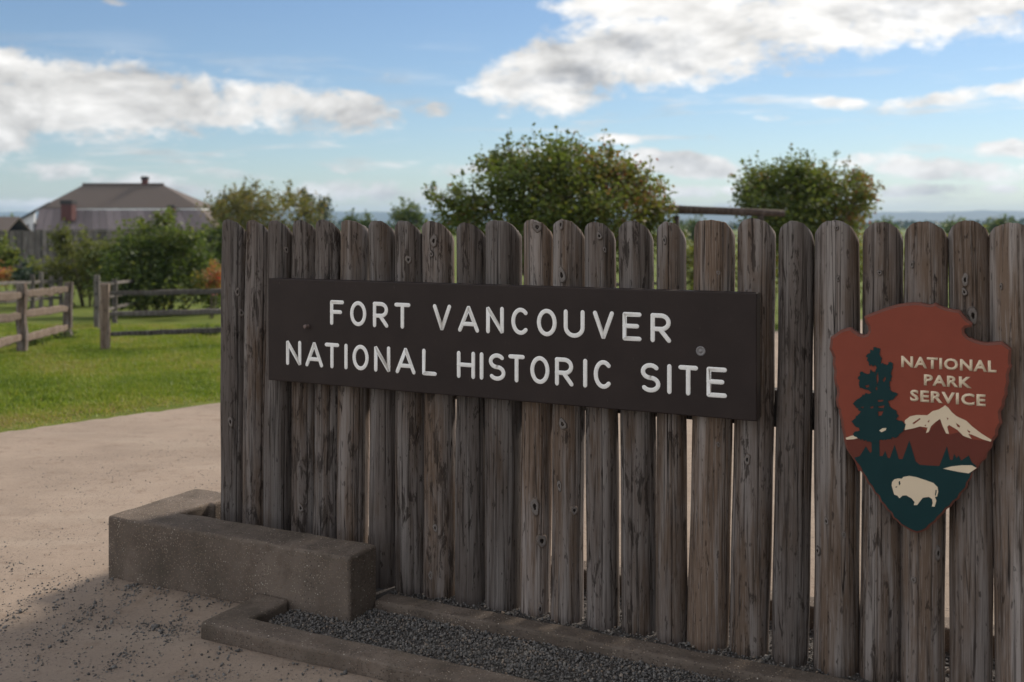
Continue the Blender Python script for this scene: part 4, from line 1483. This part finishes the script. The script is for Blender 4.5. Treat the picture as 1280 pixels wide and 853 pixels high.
# second round tree
tree_px('apple_tree', 24.0, 1000,
        [(1000, 236, 58, 32), (960, 230, 36, 24), (995, 217, 30, 15), (1038, 230, 34, 22), (935, 248, 22, 22), (1066, 246, 20, 22), (1010, 262, 70, 36), (950, 272, 36, 26), (1065, 272, 24, 22), (1000, 300, 70, 40), (1074, 238, 10, 16)],
        18000, 0.10, M['leaf_apple'], 'smaller round tree with dark foliage right of the horizontal log', 'tree', trunk_r=0.12, sprigs=60,
        autumn=lambda C: 0.30 * np.clip(C[:, 0] - 0.5, 0, 1) + 0.12 * wob(C[:, 0], C[:, 2], 1.6, 18) - 0.02)
# autumn thicket over the left logs
tree_px('hawthorn_tree', 42.0, 330,
        [(300, 262, 34, 18), (340, 262, 44, 22), (385, 266, 28, 18), (318, 246, 18, 12), (290, 248, 14, 10), (355, 250, 30, 10), (330, 288, 70, 24), (283, 272, 14, 14)],
        6500, 0.13, M['leaf_olive'], 'loose olive and russet tree spreading above the leftmost logs', 'tree', trunk_r=0.14, sprigs=40, depth=1.6)
for px, Y, top, w, lab in ((281, 120, 238, 11, 'dark narrow conifer rising left of the russet tree'), (303, 125, 240, 10, 'dark conifer tip behind the left part of the russet tree'), (384, 118, 234, 12, 'taller dark conifer rising behind the right part of the russet tree'),
                           (403, 122, 243, 6, 'thin dark conifer just right of the taller conifer')):
    b = float(gz(Y))
    hgt = at(0, top, Y)[2] - b
    k = Y / F
    bl = [(random.uniform(-.2, .2), random.uniform(-.3, .3), hgt * t, w * k * (1.15 - t) * 1.6 + 0.25, w * k * (1.15 - t) * 1.6 + 0.25, hgt * 0.10) for t in (0.3, 0.45, 0.6, 0.72, 0.83, 0.92)]
    plant('conifer_tree', ((px - 640) / F * Y, Y, b), bl, 1100, 0.5, M['leaf_dark'], lab, 'tree', trunk_r=0.25, group='dark conifers in the distance', limbr=0.25)
tree_px('distant_tree', 75.0, 511, [(511, 268, 15, 12), (500, 274, 12, 9), (522, 275, 10, 9), (510, 290, 20, 16)], 1600, 0.26, M['leaf_green'], 'small distant tree showing over the logs left of the big tree', 'tree', trunk_r=0.2, sprigs=8)
for px, Y, w, top, lab in ((1252, 160, 14, 271, 'small hazy tree above the log beside the right picture edge'), (1194, 150, 11, 274, 'small hazy tree above the log left of the rightmost one'), (1108, 140, 14, 276, 'low distant tree just right of the smaller round tree'),
                           (440, 130, 7, 268, 'thin distant tree over the sixth log'), (460, 130, 6, 272, 'thin low distant tree over the seventh log'), (870, 140, 16, 274, 'low distant tree seen under the horizontal log'), (12, 200, 12, 272, 'dark distant treetop behind the low roof at the left edge')):
    tree_px('distant_tree', Y, px, [(px, top + 8, w * .8, 8), (px - w * .6, top + 14, w * .7, 8), (px + w * .6, top + 13, w * .7, 8), (px, top + 22, w * 1.2, 12)], 900, 0.0035 * Y, M['leaf_green'], lab, 'tree', trunk_r=0.25, sprigs=4)

# unseen trees added on the right to darken that side of the logs
for bx, by, sc_, lab in ((6.8, 0.4, 1.15, 'unseen leafy tree added to block fill light, nearest the right end of the log row'), (7.0, -4.6, 1.3, 'tallest unseen tree added to block fill light, second from the log row'), (3.6, -9.5, 1.25, 'unseen tree added to block fill light, farthest from the log row')):
    plant('fill_blocker_tree', (bx, by, float(gz(by))), [(x * sc_, y * sc_, z * sc_, r_ * sc_, r_ * sc_, r_ * 0.9 * sc_) for x, y, z, r_ in
          ((0, 0, 4.6, 2.0), (1.4, 0.6, 3.6, 1.7), (-1.1, -0.9, 3.6, 1.6), (0.2, -1.6, 3.2, 1.7), (0.1, 1.2, 3.4, 1.5), (1.2, -1.2, 2.4, 1.5), (-0.4, 0.3, 6.0, 1.5), (0.6, 0.2, 2.2, 1.6))],
          5600, 0.34, M['leaf_green'], lab, 'tree', trunk_r=0.24, sprigs=14)

# low growth glimpsed through the gaps of the log row
for px, Y, w, lab in ((865, 33.0, 34, 'low bush glimpsed between the logs under the horizontal log'), (960, 30.0, 40, 'low bush glimpsed between the logs left of the smaller round tree'), (1075, 34.0, 44, 'low bush glimpsed between the logs above the arrowhead'), (1180, 36.0, 50, 'low bush glimpsed between the two logs right of the arrowhead tip'), (1275, 34.0, 40, 'low bush glimpsed beside the right picture edge')):
    tree_px('low_bush', Y, px, [(px, 318, w * .8, 24), (px - w * .6, 326, w * .7, 22), (px + w * .6, 322, w * .7, 24), (px, 345, w * 1.2, 24)], 1700, 0.15, M['leaf_yellow'], lab, 'bush', trunk_r=0.05, sprigs=6, stems=True)


def far_woods():
    n = 9000
    X = rng.uniform(-900, 900, n)
    Y = 760 + rng.uniform(0, 90, n)
    hmax = 5.0 + 3.0 * wob(X, X * 0, 0.011, 44) + 3.0 * wob(X, X * 0, 0.05, 45)
    Z = float(gz(760)) + hmax * rng.uniform(0, 1, n) ** 0.8
    V, Fq, a = leaves(np.stack([X, Y, Z], -1), 4.2, 0.4 + rng.normal(0, 0.2, n))
    tag(obj_np('far_woods', V, Fq, M['leaf_dark'], attr=a), 'distant line of woods across the plain under the hills', 'woods', kind='stuff')


far_woods()

# shrubs behind the rail fence
tree_px('leafy_bush', 27.0, 205,
        [(185, 318, 42, 34), (225, 330, 36, 34), (160, 345, 34, 36), (200, 360, 56, 30), (245, 350, 32, 34), (188, 292, 20, 20), (215, 306, 26, 22), (165, 300, 22, 20), (262, 372, 24, 20), (196, 280, 8, 12), (150, 375, 22, 16), (240, 300, 16, 12), (140, 318, 18, 14)],
        11000, 0.12, M['leaf_green'], 'tall leafy green bush behind the three rail fence', 'bush', trunk_r=0.06, sprigs=60, stems=True,
        autumn=lambda C: 0.25 * wob(C[:, 0], C[:, 2], 2.2, 19) + 0.12)
tree_px('leafy_bush', 33.0, 112,
        [(105, 322, 24, 18), (92, 312, 16, 14), (128, 320, 24, 22), (78, 338, 24, 15), (110, 348, 40, 16), (84, 300, 9, 11), (56, 348, 24, 12), (140, 345, 26, 20)],
        6200, 0.13, M['leaf_yellow'], 'yellowish olive bush left of the tall green bush', 'bush', trunk_r=0.06, sprigs=30, stems=True, autumn=lambda C: C[:, 2] * 0 - 0.12)
tree_px('leafy_bush', 38.0, 255, [(258, 300, 22, 20), (272, 320, 20, 22), (245, 315, 18, 18), (285, 335, 26, 22)], 2600, 0.16, M['leaf_green'], 'dim green bush squeezed between the tall bush and the first log', 'bush', trunk_r=0.05, sprigs=12, stems=True)
tree_px('leafy_bush', 36.0, 20, [(8, 318, 14, 14), (25, 325, 12, 12), (-10, 322, 16, 16), (36, 345, 16, 10)], 2200, 0.15, M['leaf_green'], 'bright green shrub at the left picture edge', 'bush', trunk_r=0.05, sprigs=14, stems=True, autumn=lambda C: C[:, 2] * 0 + 0.25)
tree_px('flower_bush', 34.0, 4, [(2, 338, 13, 9), (-10, 345, 16, 10), (12, 346, 10, 8)], 1500, 0.10, M['leaf_flower'], 'orange flowering plant at the left picture edge', 'flowers', trunk_r=0.03, sprigs=6, stems=True, autumn=lambda C: 0.3 * np.clip(C[:, 2] * 2 - 0.8, -0.5, 1))
tree_px('flower_bush', 25.5, 262, [(262, 345, 16, 12), (252, 352, 14, 10), (274, 350, 14, 14), (268, 340, 10, 8)], 2000, 0.075, M['leaf_flower'], 'red and orange flowers beside the first log', 'flowers', trunk_r=0.03, sprigs=10, stems=True, autumn=lambda C: 0.25 * (C[:, 0] > 0.05) + 0.02)
tree_px('dark_shrub', 31.0, 20, [(20, 344, 9, 11), (24, 352, 9, 8)], 700, 0.12, M['leaf_dark'], 'small dark shrub beside the orange flowers', 'bush', trunk_r=0.03, sprigs=4, stems=True)
# weeds along the foot of the rails
for px, py, n_, lab in ((32, 433, 260, 'grass tuft at the foot of the leftmost rail post'), (70, 424, 260, 'grass tuft between the two left rail posts'), (255, 420, 420, 'weedy clump below the rails beside the first log')):
    p = gp(px, py)
    plant('weed_tuft', p, [(0, 0, 0.08, 0.30, 0.16, 0.09), (0.2, 0.05, 0.06, 0.2, 0.12, 0.07)], n_, 0.05, M['leaf_green'], lab, 'weeds', trunk_r=0.01, stems=True)

# ------------------------------------------------------------------ stockade far behind
SY = 100.0
sw = empty('stockade_wall', at(-40, 350, SY)[:2] + (float(gz(SY)),))
tag(sw, 'distant tall stockade of upright grey timbers in front of the house', 'fence')
bm = bmesh.new()
PW = 0.62
v, f_ = box_vf(-PW / 2 + 0.02, PW / 2 - 0.02, -0.2, 0.2, -0.6, 1.0)
vs = [bm.verts.new(p) for p in v]
for q in f_:
    bm.faces.new([vs[i] for i in q])
bmesh.ops.recalc_face_normals(bm, faces=bm.faces[:])
bmesh.ops.bevel(bm, geom=[e for e in bm.edges if abs(e.verts[0].co.z - e.verts[1].co.z) > 0.5], offset=0.11, segments=2, affect='EDGES', profile=0.5)
top_z = at(0, 288, SY)[2] - float(gz(SY))
for vv in bm.verts:
    if vv.co.z > 0.5:
        vv.co.z = top_z
first = None
x0w = sw.location.x
npost = int((at(420, 300, SY)[0] - x0w) / PW)
for i in range(npost):
    if first is None:
        first = from_bm('post', bm, M['farwood'], sw)
        o = first
    else:
        o = link(bpy.data.objects.new('post', first.data), sw)
    o.location = (i * PW, random.uniform(-0.05, 0.05), random.uniform(-0.10, 0.10))
    o.rotation_euler = (0, random.uniform(-0.006, 0.006), random.uniform(-0.3, 0.3))

# ------------------------------------------------------------------ house behind the stockade
HYD = 125.0
hz = float(gz(HYD))
hx0 = at(44, 0, HYD)[0]
hx1 = at(268, 0, HYD)[0]
house = empty('hip_roofed_house', ((hx0 + hx1) / 2, HYD, hz))
tag(house, 'wide house with brown hipped roof and chimneys behind the stockade', 'house')
hcx = (hx0 + hx1) / 2
hw = (hx1 - hx0) / 2


def hpx(px, py, dy=0.0):
    p = at(px, py, HYD + dy)
    return (p[0] - hcx, dy, p[2] - hz)


eave = hpx(0, 287)[2]
break_z = hpx(0, 260, 3.0)[2]
ridge = hpx(0, 231, 7.0)[2]
rl, rr_ = hpx(105, 231, 7.0)[0], hpx(203, 231, 7.0)[0]
bl_, br_ = hpx(51, 260, 3.0)[0], hpx(252, 261, 3.0)[0]
D = 14.0
v, f_ = box_vf(-hw + 2.2, hw - 2.2, 2.4, D - 2.4, -0.3, break_z - 0.1)
obj('wall', v, f_, M['whitewall'], house)
v, f_ = box_vf(-hw - 0.4, -hw + 2.19, 2.4, D - 2.4, -0.3, eave - 0.2)
obj('wall', v, f_, M['whitewall'], house)
# upper hipped roof with its own thickness
U = [(bl_, 2.6, break_z), (br_, 2.6, break_z), (br_, D - 2.6, break_z), (bl_, D - 2.6, break_z), (rl, 7.0, ridge), (rr_, 7.0, ridge)]
UL = [(x, y, z - 0.3) for x, y, z in U[:4]]
roof = obj('roof', U + UL, [(0, 1, 5, 4), (1, 2, 5), (2, 3, 4, 5), (3, 0, 4), (6, 7, 1, 0), (7, 8, 2, 1), (8, 9, 3, 2), (9, 6, 0, 3), (9, 8, 7, 6)], M['shake'], house)
V, Fc = tube([(rl - 0.2, 7.0, ridge + 0.06), (rr_ + 0.2, 7.0, ridge + 0.06)], [0.14, 0.14], 6)
obj('ridge_cap', V, Fc, M['shake'], roof)
# lower porch roof: long boards, each a piece
nb = 22
xl_, xr_ = -hw + 0.0, hw
for i in range(nb):
    t0, t1 = i / nb, (i + 1) / nb
    a0, a1 = xl_ + (xr_ - xl_) * t0 + 0.02, xl_ + (xr_ - xl_) * t1 - 0.02
    b0, b1 = bl_ + (br_ - bl_) * t0 + 0.02, bl_ + (br_ - bl_) * t1 - 0.02
    dz = random.uniform(0, 0.05)
    vv = [(a0, -0.2, eave + dz), (a1, -0.2, eave + dz), (b1, 2.7, break_z - 0.02 + dz), (b0, 2.7, break_z - 0.02 + dz)]
    vv += [(x, y, z - 0.12) for x, y, z in vv]
    obj('roof_board', vv, [(0, 1, 2, 3), (7, 6, 5, 4), (0, 4, 5, 1), (1, 5, 6, 2), (2, 6, 7, 3), (3, 7, 4, 0)], M['shake_b'], house)
# side porch roofs
for sgn, bb in ((-1, bl_), (1, br_)):
    e_ = sgn * hw + (0.4 if sgn < 0 else 0)
    vv = [(e_ + sgn * 0.35, -0.2, eave - 0.05), (bb + sgn * 0.0, 2.55, break_z - 0.06), (bb, D - 2.6, break_z - 0.06), (e_ + sgn * 0.35, D, eave - 0.05)]
    vv += [(x, y, z - 0.14) for x, y, z in vv]
    obj('roof', vv, [(0, 1, 2, 3), (7, 6, 5, 4), (0, 4, 5, 1), (1, 5, 6, 2), (2, 6, 7, 3), (3, 7, 4, 0)], M['shake'], house)
# porch end: dark posts, white siding and a window seen at the left
xe = hpx(36, 0)[0]
for px in (26, 43):
    q = hpx(px, 0)[0]
    v, f_ = box_vf(q - 0.11, q + 0.11, 0.0, 0.25, 0, eave - 0.25 + (0 if px < 40 else 1.0))
    obj('porch_post', v, f_, M['soot'], house)
ga, gb, gc, gd = hpx(27, 292, 0.1), hpx(43, 292, 0.1), hpx(43, 265, 0.1), hpx(27, 274, 0.1)
vv = [ga, gb, gc, gd] + [(x, y + 0.3, z) for x, y, z in (ga, gb, gc, gd)]
obj('wall', vv, [(0, 1, 2, 3), (7, 6, 5, 4), (0, 4, 5, 1), (1, 5, 6, 2), (2, 6, 7, 3), (3, 7, 4, 0)], M['whitewall'], house)
wv, wf = box_vf(hpx(33.6, 0)[0], hpx(35.6, 0)[0], 0.04, 0.095, eave - 1.6, eave + 0.6)
win = obj('window', wv, wf, M['glass'], house)
# raking eave of the left side roof seen from the front
V, Fc = tube([hpx(23, 275.5, -0.3), hpx(44, 264, -0.1), hpx(62, 254, 2.6)], [0.16, 0.16, 0.14], 6)
obj('eave_board', V, Fc, M['soot'], house)


def chimney(px0, px1, py0, py1, dy, cap):
    a, b = hpx(px0, py0, dy), hpx(px1, py1, dy)
    v, f_ = box_vf(a[0], b[0], dy - (b[0] - a[0]) / 2, dy + (b[0] - a[0]) / 2, b[2], a[2])
    c = obj('chimney', v, f_, M['brick'], house)
    v, f_ = box_vf(a[0] - 0.07, b[0] + 0.07, dy - (b[0] - a[0]) / 2 - 0.07, dy + (b[0] - a[0]) / 2 + 0.07, a[2] - cap, a[2] + 0.12)
    obj('chimney_cap', v, f_, M['soot'], c)
    return c


chimney(79, 92.5, 252, 276, 0.6, 0.35)
chimney(178, 184.5, 222, 238, 7.2, 0.25)
chimney(211, 218.5, 258, 268, 2.0, 0.2)

# low roof at the left edge
sb = empty('outbuilding', (at(-30, 0, 118)[0], 118, float(gz(118))))
tag(sb, 'low brown roofed outbuilding at the left edge beside the house', 'building')
zr, ze = at(0, 271, 118)[2] - float(gz(118)), at(0, 289, 115)[2] - float(gz(118))
w2 = at(24, 0, 118)[0] - sb.location.x
v, f_ = box_vf(-w2, w2 - 0.3, -2.6, 2.6, -0.3, ze - 0.05)
obj('wall', v, f_, M['farwood'], sb)
vv = [(-w2, -3, ze), (w2, -3, ze), (w2, 0, zr), (-w2, 0, zr), (w2, 3, ze), (-w2, 3, ze)]
vv += [(x, y, z - 0.18) for x, y, z in vv]
obj('roof', vv, [(0, 1, 2, 3), (3, 2, 4, 5), (7, 6, 9, 8)[::-1], (9, 8, 10, 11), (0, 6, 7, 1), (5, 4, 10, 11), (1, 7, 8, 2), (2, 8, 10, 4), (0, 3, 9, 6), (3, 5, 11, 9)], M['shake'], sb)

# ------------------------------------------------------------------ air
def build_haze():
    v, f_ = box_vf(-6000, 6000, -60, 6600, -7.0, 95.0)
    mt = bpy.data.materials.new('haze_air')
    mt.use_nodes = True
    nt = NT(mt.node_tree)
    nt.n.remove(nt.n['Principled BSDF'])
    pv = nt.new('ShaderNodeVolumePrincipled')
    pv.inputs['Color'].default_value = (0.50, 0.72, 1.0, 1)
    pv.inputs['Density'].default_value = HAZE
    pv.inputs['Anisotropy'].default_value = 0.0
    nt.l.new(pv.outputs[0], nt.n['Material Output'].inputs['Volume'])
    tag(obj('haze', v, f_, mt), 'thin blue haze over the distant land', 'haze', kind='stuff')


HAZE = 0.00016
build_haze()
